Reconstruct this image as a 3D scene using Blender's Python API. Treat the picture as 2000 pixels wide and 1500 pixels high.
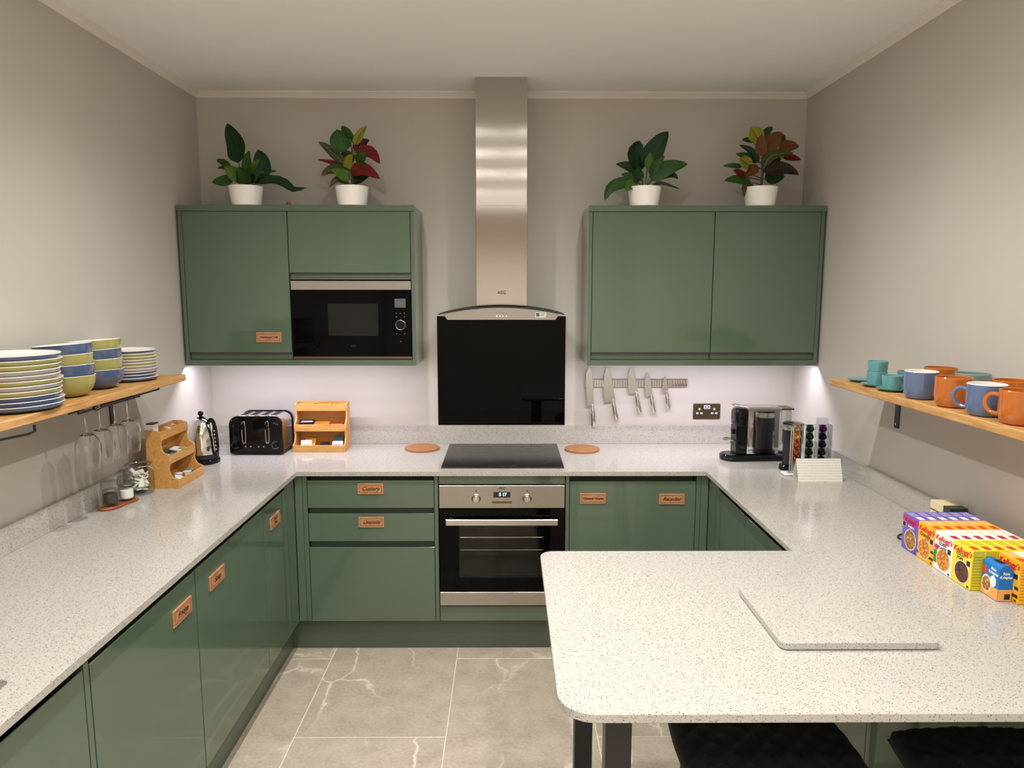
import bpy, bmesh, math, random
from mathutils import Vector, Matrix
random.seed(7)
for o in list(bpy.data.objects): bpy.data.objects.remove(o)
SC = bpy.context.scene
COL = SC.collection

# ------------------------------------------------------------------ camera, world, light, exposure
cam = bpy.data.cameras.new('camera'); camo = bpy.data.objects.new('camera', cam); COL.objects.link(camo)
cam.sensor_width = 36.0; cam.sensor_fit = 'HORIZONTAL'; cam.lens = 1373.2/2000*36.0
cam.clip_start = 0.05; cam.clip_end = 50
_th, _ya, _ro = .1322, -.0061, -.0008
_R = Vector((math.cos(_ya), math.sin(_ya), 0)); _f = Vector((-math.sin(_ya), math.cos(_ya), 0)); _Z = Vector((0,0,1))
_F = _f*math.cos(_th)-_Z*math.sin(_th); _U = _f*math.sin(_th)+_Z*math.cos(_th)
_m = Matrix((_R,_U,-_F)).transposed().to_4x4(); _m = _m @ Matrix.Rotation(-_ro,4,'Z')
_m.translation = Vector((.0277,-3.8382,1.7519)); camo.matrix_world = _m
SC.camera = camo

W = bpy.data.worlds.new('world'); SC.world = W; W.use_nodes = True
W.node_tree.nodes['Background'].inputs[0].default_value = (1,.95,.88,1)
W.node_tree.nodes['Background'].inputs[1].default_value = 0.0

SC.view_settings.view_transform = 'Standard'; SC.view_settings.look = 'None'
SC.view_settings.gamma = 1; SC.view_settings.use_curve_mapping = False
SC.view_settings.exposure = 0.10

CEIL = 2.775
DOWNLIGHTS = [(x, y) for y in (-1.38,-2.1,-3.05,-4.3,-5.3) for x in (-.52,.52)]
REAR_WATT = 84.0  # rear rows behind the camera, added for ambient light
LED_WATT = 5.0
LED_COL = (.88,.82,1.0)
DL_COL = (1.0,.985,.955)
def area_light(name, loc, sx, sy, watt, col, shape='RECTANGLE', spread=math.pi, rot=(0,0,0)):
    l = bpy.data.lights.new(name,'AREA'); l.shape = shape; l.size = sx; l.size_y = sy; l.energy = watt; l.color = col; l.spread = spread
    o = bpy.data.objects.new(name, l); COL.objects.link(o); o.location = loc; o.rotation_euler = rot
    return o

# ------------------------------------------------------------------ materials
MATS = {}
def srgb(r,g,b):
    def c(v):
        v/=255.0
        return v/12.92 if v<=.04045 else ((v+.055)/1.055)**2.4
    return (c(r),c(g),c(b),1)
def mat(name, col=(.8,.8,.8,1), rough=.5, metal=0., **kw):
    m = bpy.data.materials.new(name); m.use_nodes = True
    b = m.node_tree.nodes['Principled BSDF']
    b.inputs['Base Color'].default_value = col; b.inputs['Roughness'].default_value = rough; b.inputs['Metallic'].default_value = metal
    for k,v in kw.items(): b.inputs[k.replace('_',' ')].default_value = v
    MATS[name] = m
    return m
def N(m, t, **kw):
    n = m.node_tree.nodes.new(t)
    for k,v in kw.items():
        if k.startswith('i_'):
            key = k[2:].replace('_',' ')
            n.inputs[int(key) if key.isdigit() else key].default_value = v
        else: setattr(n,k,v)
    return n
def L(m,a,b): m.node_tree.links.new(a,b)
def B(m): return m.node_tree.nodes['Principled BSDF']
def ramp(m, fac, stops, interp='LINEAR'):
    r = N(m,'ShaderNodeValToRGB'); r.color_ramp.interpolation = interp
    while len(r.color_ramp.elements) < len(stops): r.color_ramp.elements.new(.5)
    for e,(p,c) in zip(r.color_ramp.elements, stops): e.position = p; e.color = c
    L(m,fac,r.inputs[0]); return r
def coords(m, kind='Object', scale=(1,1,1)):
    t = N(m,'ShaderNodeTexCoord'); mp = N(m,'ShaderNodeMapping'); mp.inputs['Scale'].default_value = scale
    L(m,t.outputs[kind],mp.inputs[0]); return mp.outputs[0]
def mix(m, fac, a, b, blend='MIX'):
    n = N(m,'ShaderNodeMix', data_type='RGBA', blend_type=blend)
    for s,v in ((n.inputs[0],fac),(n.inputs[6],a),(n.inputs[7],b)):
        if hasattr(v,'links'): L(m,v,s)
        else: s.default_value = v
    return n.outputs[2]
def bump(m, h, strength, dist=.001):
    b = N(m,'ShaderNodeBump'); b.inputs['Strength'].default_value = strength; b.inputs['Distance'].default_value = dist
    L(m,h,b.inputs['Height']); L(m,b.outputs[0],B(m).inputs['Normal'])
def noisy(name, c1, c2, rough, scale=(1,1,1), nscale=5., detail=3., bumps=0., metal=0., kind='Object', **kw):
    m = mat(name,c1,rough,metal,**kw); co = coords(m,kind,scale)
    n = N(m,'ShaderNodeTexNoise', i_Scale=nscale, i_Detail=detail); L(m,co,n.inputs['Vector'])
    r = ramp(m,n.outputs[0],[(.3,c1),(.7,c2)]); L(m,r.outputs[0],B(m).inputs['Base Color'])
    if bumps: bump(m,n.outputs[0],bumps)
    return m

# walls: matt taupe paint, ceiling white paint
noisy('wall_paint', srgb(196,190,181), srgb(193,187,177), .62, nscale=3, bumps=0)
noisy('ceiling_paint', srgb(250,248,246), srgb(248,246,243), .8, nscale=2)
noisy('trim_paint', srgb(238,230,222), srgb(235,227,218), .45, nscale=2)
mat('green_gloss', srgb(86,103,85), .09, Coat_Weight=.3, Coat_Roughness=.03)
mat('green_satin', srgb(82,95,78), .32)
mat('carcass', srgb(70,82,68), .5)
# quartz worktop
m = mat('quartz', srgb(222,217,207), .12, Specular_IOR_Level=.5)
co = coords(m,'Object')
v1 = N(m,'ShaderNodeTexVoronoi', i_Scale=260.); v2 = N(m,'ShaderNodeTexVoronoi', i_Scale=420.); v3 = N(m,'ShaderNodeTexVoronoi', i_Scale=150.)
for v in (v1,v2,v3): L(m,co,v.inputs['Vector'])
def speck(v, lo, rad):
    s = N(m,'ShaderNodeSeparateColor'); L(m,v.outputs['Color'],s.inputs[0])
    a = N(m,'ShaderNodeMath',operation='GREATER_THAN',i_1=lo); L(m,s.outputs[0],a.inputs[0])
    d = N(m,'ShaderNodeMath',operation='LESS_THAN',i_1=rad); L(m,v.outputs['Distance'],d.inputs[0])
    p = N(m,'ShaderNodeMath',operation='MULTIPLY'); L(m,a.outputs[0],p.inputs[0]); L(m,d.outputs[0],p.inputs[1]); return p.outputs[0]
c = mix(m, speck(v2,.55,.42), srgb(181,177,169), srgb(158,153,145))
c = mix(m, speck(v1,.80,.40), c, srgb(122,118,111))
c = mix(m, speck(v3,.93,.20), c, srgb(82,79,74))
L(m,c,B(m).inputs['Base Color'])
# floor tiles: grey beige stone with pale veins
m = mat('floor_stone', srgb(176,162,143), .28)
co0 = coords(m,'Object'); oi = N(m,'ShaderNodeObjectInfo')
cmb = N(m,'ShaderNodeCombineXYZ'); 
mm = N(m,'ShaderNodeMath',operation='MULTIPLY',i_1=37.0); L(m,oi.outputs['Random'],mm.inputs[0])
L(m,mm.outputs[0],cmb.inputs[0]); L(m,mm.outputs[0],cmb.inputs[1])
add = N(m,'ShaderNodeVectorMath',operation='ADD'); L(m,co0,add.inputs[0]); L(m,cmb.outputs[0],add.inputs[1])
n1 = N(m,'ShaderNodeTexNoise', i_Scale=9., i_Detail=8., i_Roughness=.65); L(m,add.outputs[0],n1.inputs['Vector'])
base = ramp(m,n1.outputs[0],[(.28,srgb(160,147,129)),(.5,srgb(178,165,147)),(.75,srgb(192,180,162))]).outputs[0]
n4 = N(m,'ShaderNodeTexNoise', i_Scale=70., i_Detail=5.); L(m,add.outputs[0],n4.inputs['Vector'])
base = mix(m,.22,base,ramp(m,n4.outputs[0],[(.3,srgb(140,128,110)),(.7,srgb(212,200,182))]).outputs[0])
rot = N(m,'ShaderNodeMapping'); rot.inputs['Rotation'].default_value=(0,0,.62); rot.inputs['Scale'].default_value=(2.1,.8,1); L(m,add.outputs[0],rot.inputs[0])
nd = N(m,'ShaderNodeTexNoise', i_Scale=3.2, i_Detail=6., i_Roughness=.6); L(m,add.outputs[0],nd.inputs['Vector'])
nds = N(m,'ShaderNodeVectorMath',operation='SCALE'); nds.inputs['Scale'].default_value=.42; L(m,nd.outputs['Color'],nds.inputs[0])
nda = N(m,'ShaderNodeVectorMath',operation='ADD'); L(m,rot.outputs[0],nda.inputs[0]); L(m,nds.outputs[0],nda.inputs[1])
n2 = N(m,'ShaderNodeTexVoronoi', feature='DISTANCE_TO_EDGE', i_Scale=1.55); L(m,nda.outputs[0],n2.inputs['Vector'])
ab = N(m,'ShaderNodeMath',operation='SUBTRACT',i_1=.0); L(m,n2.outputs['Distance'],ab.inputs[0]); ab2 = N(m,'ShaderNodeMath',operation='ABSOLUTE'); L(m,ab.outputs[0],ab2.inputs[0])
vein = ramp(m,ab2.outputs[0],[(0,(1,1,1,1)),(.008,(.8,.8,.8,1)),(.022,(.12,.12,.12,1)),(.05,(0,0,0,1))]).outputs[0]
n3 = N(m,'ShaderNodeTexNoise', i_Scale=1.6, i_Detail=2.); L(m,add.outputs[0],n3.inputs['Vector'])
vm = ramp(m,n3.outputs[0],[(.44,(0,0,0,1)),(.58,(1,1,1,1))]).outputs[0]
vf = N(m,'ShaderNodeMath',operation='MULTIPLY'); L(m,vein,vf.inputs[0]); L(m,vm,vf.inputs[1])
vf2 = N(m,'ShaderNodeMath',operation='MULTIPLY',i_1=.9); L(m,vf.outputs[0],vf2.inputs[0])
L(m, mix(m,vf2.outputs[0],base,srgb(224,212,192)), B(m).inputs['Base Color'])
mat('grout', srgb(226,216,198), .7)
# woods
def wood(name, c1, c2, c3, axis_scale, rough=.42):
    m = mat(name,c2,rough); co = coords(m,'Object',axis_scale)
    n = N(m,'ShaderNodeTexNoise', i_Scale=7., i_Detail=6., i_Roughness=.6, i_Distortion=.8); L(m,co,n.inputs['Vector'])
    r = ramp(m,n.outputs[0],[(.3,c1),(.5,c2),(.72,c3)]); L(m,r.outputs[0],B(m).inputs['Base Color']); bump(m,n.outputs[0],.08)
wood('oak', srgb(166,118,64), srgb(190,142,84), srgb(210,168,112), (9,1,9), .45)
wood('bamboo', srgb(186,130,62), srgb(204,150,82), srgb(216,166,98), (1.4,12,12), .38)
wood('tag_wood', srgb(160,108,72), srgb(180,128,88), srgb(192,146,106), (3,3,20), .5)
wood('brown_wood', srgb(128,66,34), srgb(150,82,46), srgb(164,96,58), (4,4,14), .35)
mat('tag_burn', srgb(112,58,28), .6); mat('tag_ink', srgb(58,28,14), .6)
noisy('cork', srgb(176,122,76), srgb(152,98,56), .8, nscale=180, detail=2, bumps=.3)
# metals
def brushed(name, col, rough, aniso, rotn, kind='Z'):
    m = mat(name,col,rough,1.0); b = B(m); b.inputs['Anisotropic'].default_value = aniso; b.inputs['Anisotropic Rotation'].default_value = rotn
    t = N(m,'ShaderNodeTangent', direction_type='RADIAL', axis=kind); L(m,t.outputs[0],b.inputs['Tangent'])
    return m
brushed('steel_chimney', (.50,.465,.42,1), .17, 1.0, 0.0)
brushed('steel', (.46,.435,.41,1), .30, .7, 0.0)
mat('steel_plain', (.55,.52,.49,1), .28, 1.); mat('chrome', (.8,.79,.77,1), .06, 1.); mat('blade', (.62,.62,.62,1), .2, 1.)
mat('bronze_steel', srgb(120,106,88), .35, 1.)
mat('black_gloss', (.004,.004,.005,1), .06, Specular_IOR_Level=.3); mat('black_glass', (.0015,.0015,.0018,1), .03, Specular_IOR_Level=.09)
mat('black_satin', (.010,.010,.011,1), .35); mat('black_matt', (.012,.012,.012,1), .6)
mat('hob_glass', (.012,.012,.012,1), .16)
m = noisy('stool_velvet', (.004,.004,.0055,1), (.006,.006,.008,1), .6, nscale=60, Specular_IOR_Level=.3)
mat('micro_window', (.009,.0095,.010,1), .08, Specular_IOR_Level=.25); mat('grey_lcd', srgb(92,96,90), .3); mat('dim_print', srgb(95,95,95), .5); mat('faint_print', srgb(40,40,42), .4)
m = mat('oven_lcd', (.004,.008,.02,1), .15)
m = mat('lcd_digit', (.7,.85,1,1), .4); B(m).inputs['Emission Color'].default_value=(.65,.85,1,1); B(m).inputs['Emission Strength'].default_value=1.6
m = mat('led_diffuser', (.95,.93,1,1), .5); B(m).inputs['Emission Color'].default_value=(*LED_COL,1); B(m).inputs['Emission Strength'].default_value=6
m = mat('lamp_lens', (1,.95,.88,1), .3); B(m).inputs['Emission Color'].default_value=(*DL_COL,1); B(m).inputs['Emission Strength'].default_value=320
# glass
def glass(name, col, rough=0., ior=1.45):
    m = mat(name,col,rough); B(m).inputs['Transmission Weight'].default_value = 1; B(m).inputs['IOR'].default_value = ior
glass('clear_glass',(.97,.98,.97,1)); glass('acrylic',(.95,.96,.96,1),.02,1.3)
def thin_glass(name, tint, edge=True):
    m = bpy.data.materials.new(name); m.use_nodes = True; nt = m.node_tree; nt.nodes.clear()
    t = nt.nodes.new('ShaderNodeBsdfTransparent'); t.inputs[0].default_value = tint
    if edge:
        lw = nt.nodes.new('ShaderNodeLayerWeight'); lw.inputs[0].default_value = .5; pw = nt.nodes.new('ShaderNodeMath'); pw.operation='POWER'; pw.inputs[1].default_value = 2.5; nt.links.new(lw.outputs['Facing'],pw.inputs[0])
        mc = nt.nodes.new('ShaderNodeMix'); mc.data_type='RGBA'; mc.inputs[6].default_value = tint; mc.inputs[7].default_value = (tint[0]*.35,tint[1]*.38,tint[2]*.36,1); nt.links.new(pw.outputs[0],mc.inputs[0]); nt.links.new(mc.outputs[2],t.inputs[0])
    g = nt.nodes.new('ShaderNodeBsdfGlossy'); g.inputs['Roughness'].default_value = .02
    f = nt.nodes.new('ShaderNodeFresnel'); f.inputs[0].default_value = 1.45
    x = nt.nodes.new('ShaderNodeMixShader'); o = nt.nodes.new('ShaderNodeOutputMaterial')
    gm = nt.nodes.new('ShaderNodeNewGeometry'); iv = nt.nodes.new('ShaderNodeMath'); iv.operation='SUBTRACT'; iv.inputs[0].default_value=1; nt.links.new(gm.outputs['Backfacing'],iv.inputs[1])
    mu = nt.nodes.new('ShaderNodeMath'); mu.operation='MULTIPLY'; nt.links.new(f.outputs[0],mu.inputs[0]); nt.links.new(iv.outputs[0],mu.inputs[1]); nt.links.new(mu.outputs[0],x.inputs[0]); nt.links.new(t.outputs[0],x.inputs[1]); nt.links.new(g.outputs[0],x.inputs[2]); nt.links.new(x.outputs[0],o.inputs[0])
    MATS[name] = m
thin_glass('canopy_glass',(.80,.88,.82,1)); thin_glass('oven_glass',(.8,.8,.78,1),edge=False); thin_glass('shaker_glass',(.93,.95,.94,1)); thin_glass('tank_glass',(.86,.88,.88,1))
mat('oven_inside', (.045,.044,.040,1), .5)
# ceramics and small things
for nm,c in dict(blue=srgb(78,93,124), lime=srgb(160,156,92), lilac=srgb(164,156,148), dblue=srgb(60,76,114), orange=srgb(186,104,42), teal=srgb(98,154,156), mugblue=srgb(96,110,142), sage=srgb(128,150,142)).items():
    mat('glaze_'+nm,c,.12,Coat_Weight=.3)
mat('glaze_white', srgb(236,230,222), .15); mat('pot_white', srgb(246,243,236), .4); mat('white_plastic', srgb(235,232,226), .35)
mat('paper', srgb(232,230,220), .7); mat('salt', srgb(240,238,235), .9); noisy('pepper', srgb(40,34,32), srgb(84,72,66), .9, nscale=400)
mat('soil', srgb(40,30,22), .9); mat('dark_hole', (.004,.004,.004,1), .8)
def leafmat(name, c1, c2, stripes=0, vein=None, rough=.38):
    m = mat(name,c1,rough); co = coords(m,'UV')
    s = N(m,'ShaderNodeSeparateXYZ'); L(m,co,s.inputs[0])
    a = N(m,'ShaderNodeMath',operation='SUBTRACT',i_1=.5); L(m,s.outputs[0],a.inputs[0]); a2 = N(m,'ShaderNodeMath',operation='ABSOLUTE'); L(m,a.outputs[0],a2.inputs[0])
    n = N(m,'ShaderNodeTexNoise', i_Scale=6., i_Detail=3.); L(m,co,n.inputs['Vector'])
    col = ramp(m,n.outputs[0],[(.35,c1),(.65,c2)]).outputs[0]
    # side veins: (v - |u-.5|) bands
    k = N(m,'ShaderNodeMath',operation='SUBTRACT'); L(m,s.outputs[1],k.inputs[0]); L(m,a2.outputs[0],k.inputs[1])
    k2 = N(m,'ShaderNodeMath',operation='MULTIPLY',i_1=62.); L(m,k.outputs[0],k2.inputs[0]); k3 = N(m,'ShaderNodeMath',operation='SINE'); L(m,k2.outputs[0],k3.inputs[0])
    if vein:
        vm = ramp(m,k3.outputs[0],[(.55,(0,0,0,1)),(.95,(1,1,1,1))]).outputs[0]
        mid = ramp(m,a2.outputs[0],[(.02,(1,1,1,1)),(.05,(0,0,0,1))]).outputs[0]
        mx = N(m,'ShaderNodeMath',operation='MAXIMUM'); L(m,vm,mx.inputs[0]); L(m,mid,mx.inputs[1])
        ml = N(m,'ShaderNodeMath',operation='MULTIPLY',i_1=stripes); L(m,mx.outputs[0],ml.inputs[0])
        col = mix(m,ml.outputs[0],col,vein)
    L(m,col,B(m).inputs['Base Color']); bump(m,k3.outputs[0],.25,.001)
leafmat('leaf_dark', srgb(22,58,26), srgb(34,78,32), .4, srgb(60,100,54))
leafmat('leaf_green', srgb(44,92,30), srgb(66,112,38), .35, srgb(84,128,60))
leafmat('leaf_light', srgb(84,132,38), srgb(104,146,48), .35, srgb(120,156,70))
leafmat('leaf_red', srgb(128,26,24), srgb(158,44,36), .6, srgb(84,16,18))
leafmat('leaf_maroon', srgb(64,18,20), srgb(92,26,28), .4, srgb(120,50,40))
leafmat('leaf_yellow', srgb(178,174,44), srgb(196,190,62), .8, srgb(58,84,26))
leafmat('leaf_orange', srgb(150,84,40), srgb(128,94,40), .5, srgb(104,48,26))
leafmat('leaf_speck', srgb(26,54,26), srgb(36,66,28), .8, srgb(168,160,70))
leafmat('leaf_purple', srgb(54,34,38), srgb(40,48,32), .5, srgb(84,60,56))
mat('stem_green', srgb(64,92,40), .5); mat('stem_brown', srgb(74,48,34), .6)
# cereal prints
for nm,c in dict(purple=srgb(104,96,190), magenta=srgb(196,40,120), amber=srgb(250,176,24), white=srgb(240,238,234), yellow=srgb(240,220,52), olive=srgb(206,196,48), blue=srgb(20,112,184), peach=srgb(244,168,84), red=srgb(206,32,40), redlabel=srgb(206,78,44), crimson=srgb(184,40,58), black=srgb(38,32,44), brown=srgb(72,44,24), green=srgb(52,140,64), dkgreen=srgb(44,60,34), cream=srgb(226,214,176), skyblue=srgb(40,140,206), grey=srgb(90,92,96), linegreen=srgb(150,150,40), sachet_red=srgb(150,36,32), sachet_orange=srgb(224,110,36), sachet_dark=srgb(30,24,40), sachet_gold=srgb(206,150,52), sachet_teal=srgb(70,110,120), sachet_green=srgb(120,168,84), bagblue=srgb(90,100,120)).items():
    mat('print_'+nm,c,.42)
def bits(name,c1,c2,c3):
    m = mat(name,c1,.6); co = coords(m,'Object'); v = N(m,'ShaderNodeTexVoronoi', i_Scale=150.); L(m,co,v.inputs['Vector'])
    s = N(m,'ShaderNodeSeparateColor'); L(m,v.outputs['Color'],s.inputs[0])
    c = ramp(m,s.outputs[0],[(0,c1),(.5,c2),(1,c3)]).outputs[0]
    e = ramp(m,v.outputs['Distance'],[(.35,(1,1,1,1)),(.75,(.45,.45,.45,1))]).outputs[0]
    L(m,mix(m,1.,c,e,'MULTIPLY'),B(m).inputs['Base Color'])
bits('bits_flake',srgb(232,140,50),srgb(244,170,80),srgb(214,116,40)); bits('bits_choc',srgb(92,52,40),srgb(120,74,58),srgb(70,38,30)); bits('bits_multi',srgb(214,160,80),srgb(150,90,50),srgb(226,190,120))
# card text lines
m = mat('card_lines', srgb(228,227,216), .7); co = coords(m,'Object')
s = N(m,'ShaderNodeSeparateXYZ'); L(m,co,s.inputs[0])
k = N(m,'ShaderNodeMath',operation='MULTIPLY',i_1=560.); L(m,s.outputs[2],k.inputs[0]); k2 = N(m,'ShaderNodeMath',operation='SINE'); L(m,k.outputs[0],k2.inputs[0])
n = N(m,'ShaderNodeTexNoise', i_Scale=320., i_Detail=1.); L(m,co,n.inputs['Vector'])
a = ramp(m,k2.outputs[0],[(.55,(0,0,0,1)),(.75,(1,1,1,1))]).outputs[0]; b_ = ramp(m,n.outputs[0],[(.40,(0,0,0,1)),(.5,(.55,.55,.55,1))]).outputs[0]
x = N(m,'ShaderNodeMath',operation='MULTIPLY'); L(m,a,x.inputs[0]); L(m,b_,x.inputs[1]); L(m,mix(m,x.outputs[0],srgb(230,229,219),srgb(150,150,142)),B(m).inputs['Base Color'])
for nm,c in dict(champagne=srgb(176,150,120), gold=srgb(222,164,70), copper=srgb(178,88,44), amberfoil=srgb(166,80,30), bronze=srgb(140,70,34), petrol=srgb(18,70,70), bottle=srgb(14,60,46), emerald=srgb(16,70,44), forest=srgb(18,52,38), violet=srgb(84,24,96), indigo=srgb(34,24,72), navy=srgb(30,28,74), charcoal=srgb(46,44,48), onyx=srgb(28,28,34)).items():
    mat('foil_'+nm,c,.25,.85)

# ------------------------------------------------------------------ geometry helpers
_textcache = {}
def text_mesh(body, size, shear=0., extrude=0.0002, offset=0., align='CENTER'):
    key = (body,size,shear,extrude,offset,align)
    if key not in _textcache:
        cu = bpy.data.curves.new('t','FONT'); cu.body = body; cu.size = size; cu.shear = shear; cu.extrude = extrude; cu.offset = offset
        cu.align_x = align; cu.align_y = 'CENTER'; cu.resolution_u = 3
        o = bpy.data.objects.new('t',cu); COL.objects.link(o); bpy.context.view_layer.update()
        dg = bpy.context.evaluated_depsgraph_get()
        me = bpy.data.meshes.new_from_object(o.evaluated_get(dg)); bpy.data.objects.remove(o); bpy.data.curves.remove(cu)
        _textcache[key] = me
    return _textcache[key]
class G:
    def __init__(s): s.bm = bmesh.new()
    def add(s, t, mi=0, M=None):
        for f in t.faces: f.material_index = mi
        me = bpy.data.meshes.new('tmp'); t.to_mesh(me); t.free()
        if M is not None: me.transform(M)
        s.bm.from_mesh(me); bpy.data.meshes.remove(me); return s
    def mesh(s, me, mi=0, M=None):
        me2 = me.copy()
        for p in me2.polygons: p.material_index = mi
        if M is not None: me2.transform(M)
        s.bm.from_mesh(me2); bpy.data.meshes.remove(me2); return s
    def box(s, x0,x1,y0,y1,z0,z1, bev=0., mi=0, seg=1, M=None):
        t = bmesh.new(); bmesh.ops.create_cube(t,size=1,matrix=Matrix.Translation(((x0+x1)/2,(y0+y1)/2,(z0+z1)/2))@Matrix.Diagonal((abs(x1-x0),abs(y1-y0),abs(z1-z0),1)))
        if bev: bmesh.ops.bevel(t,geom=list(t.edges),offset=min(bev,.49*min(abs(x1-x0),abs(y1-y0),abs(z1-z0))),segments=seg,profile=.5,affect='EDGES')
        return s.add(t,mi,M)
    def lathe(s, prof, seg=24, mi=0, M=None, c=(0,0,0)):
        t = bmesh.new(); rings = []
        for r,z in prof:
            if r < 1e-6: rings.append([t.verts.new((c[0],c[1],c[2]+z))])
            else: rings.append([t.verts.new((c[0]+r*math.cos(2*math.pi*i/seg),c[1]+r*math.sin(2*math.pi*i/seg),c[2]+z)) for i in range(seg)])
        for a,b in zip(rings,rings[1:]):
            if len(a)==1 and len(b)==1: continue
            for i in range(seg):
                j=(i+1)%seg
                if len(a)==1: t.faces.new((a[0],b[j],b[i]))
                elif len(b)==1: t.faces.new((a[i],a[j],b[0]))
                else: t.faces.new((a[i],a[j],b[j],b[i]))
        bmesh.ops.recalc_face_normals(t,faces=list(t.faces))
        return s.add(t,mi,M)
    def cyl(s, p0, p1, r0, r1=None, seg=16, mi=0):
        r1 = r0 if r1 is None else r1; d = Vector(p1)-Vector(p0); q = d.to_track_quat('Z','Y').to_matrix().to_4x4(); q.translation = Vector(p0)
        return s.lathe([(0,0),(r0,0),(r1,d.length),(0,d.length)],seg,mi,q)
    def tube(s, pts, r, seg=8, mi=0, closed=False):
        pts = [Vector(p) for p in pts]; t = bmesh.new(); rings = []; n = len(pts); up = None
        for i,p in enumerate(pts):
            a = pts[(i-1)%n] if (closed or i>0) else p; b = pts[(i+1)%n] if (closed or i<n-1) else p
            d = (b-a).normalized()
            if up is None: up = Vector((0,0,1)) if abs(d.z)<.9 else Vector((1,0,0))
            x = d.cross(up).normalized(); y = x.cross(d).normalized(); up = y
            rr = r[i] if isinstance(r,(list,tuple)) else r
            rings.append([t.verts.new(p+x*rr*math.cos(2*math.pi*k/seg)+y*rr*math.sin(2*math.pi*k/seg)) for k in range(seg)])
        rr_ = list(zip(rings,rings[1:]+([rings[0]] if closed else [])))
        for a,b in (rr_ if closed else rr_[:n-1]):
            for k in range(seg): t.faces.new((a[k],a[(k+1)%seg],b[(k+1)%seg],b[k]))
        if not closed: t.faces.new(rings[0][::-1]); t.faces.new(rings[-1])
        bmesh.ops.recalc_face_normals(t,faces=list(t.faces))
        return s.add(t,mi)
    def poly(s, outer, z0, z1, holes=(), mi=0, M=None, bev=0.):
        t = bmesh.new(); es = []
        for lp in [outer]+list(holes):
            vs = [t.verts.new((p[0],p[1],z1)) for p in lp]
            for i in range(len(vs)): es.append(t.edges.new((vs[i],vs[(i+1)%len(vs)])))
        if holes: bmesh.ops.triangle_fill(t,use_beauty=True,use_dissolve=False,edges=es)
        else: t.faces.new(list(t.verts))
        bmesh.ops.recalc_face_normals(t,faces=list(t.faces))
        if abs(z1-z0) > 1e-9:
            top = list(t.faces); r = bmesh.ops.extrude_face_region(t,geom=top)
            for v in [g for g in r['geom'] if isinstance(g,bmesh.types.BMVert)]: v.co.z = z0
            bmesh.ops.recalc_face_normals(t,faces=list(t.faces))
        if bev:
            ee=[e for e in t.edges if len(e.link_faces)==2 and e.calc_face_angle(0)>.6]
            bmesh.ops.bevel(t,geom=ee,offset=bev,segments=1,profile=.5,affect='EDGES')
        return s.add(t,mi,M)
    def text(s, body, size, M, mi, shear=0., offset=0., extrude=.0002): return s.mesh(text_mesh(body,size,shear,extrude,offset),mi,M)
    def build(s, name, mats, parent=None, loc=None, rot=None, smooth=True, angle=.5):
        me = bpy.data.meshes.new(name); s.bm.to_mesh(me); s.bm.free()
        for m_ in ([mats] if isinstance(mats,str) else mats): me.materials.append(MATS[m_])
        if smooth:
            for p in me.polygons: p.use_smooth = True
            me.set_sharp_from_angle(angle=angle)
        o = bpy.data.objects.new(name, me); COL.objects.link(o)
        if parent: o.parent = parent
        if loc: o.location = loc
        if rot: o.rotation_euler = rot
        return o
def tag(o, label, cat, group=None):
    o['label'] = label; o['category'] = cat
    if group: o['group'] = group
    return o
def thing(name, label, cat, loc=(0,0,0), rz=0., group=None):
    o = bpy.data.objects.new(name,None); COL.objects.link(o); o.location = loc; o.rotation_euler = (0,0,rz); o.empty_display_size=.05
    return tag(o,label,cat,group)
def struct(o): o['kind'] = 'structure'; return o
def copy_tree(o, parent=None):
    c = o.copy(); COL.objects.link(c); c.parent = parent
    for ch in o.children: copy_tree(ch,c)
    return c
def inst(me, name, loc=None, rz=0., parent=None):
    o = bpy.data.objects.new(name,me); COL.objects.link(o)
    if loc: o.location = loc
    o.rotation_euler = (0,0,rz)
    if parent: o.parent = parent
    return o
T = Matrix.Translation
def RX(a): return Matrix.Rotation(a,4,'X')
def RY(a): return Matrix.Rotation(a,4,'Y')
def RZ(a): return Matrix.Rotation(a,4,'Z')
FACE_Y = RX(math.pi/2)                       # lettering facing -Y
def FACE_X(): return RZ(math.pi/2)@RX(math.pi/2)     # facing +X
def FACE_NX(): return RZ(-math.pi/2)@RX(math.pi/2)   # facing -X
def rrect(x0,x1,y0,y1,r,n=6):
    out=[]
    for cx,cy,a0 in ((x1-r,y1-r,0),(x0+r,y1-r,90),(x0+r,y0+r,180),(x1-r,y0+r,270)):
        for i in range(n+1):
            a=math.radians(a0+90*i/n); out.append((cx+r*math.cos(a),cy+r*math.sin(a)))
    return out

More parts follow.
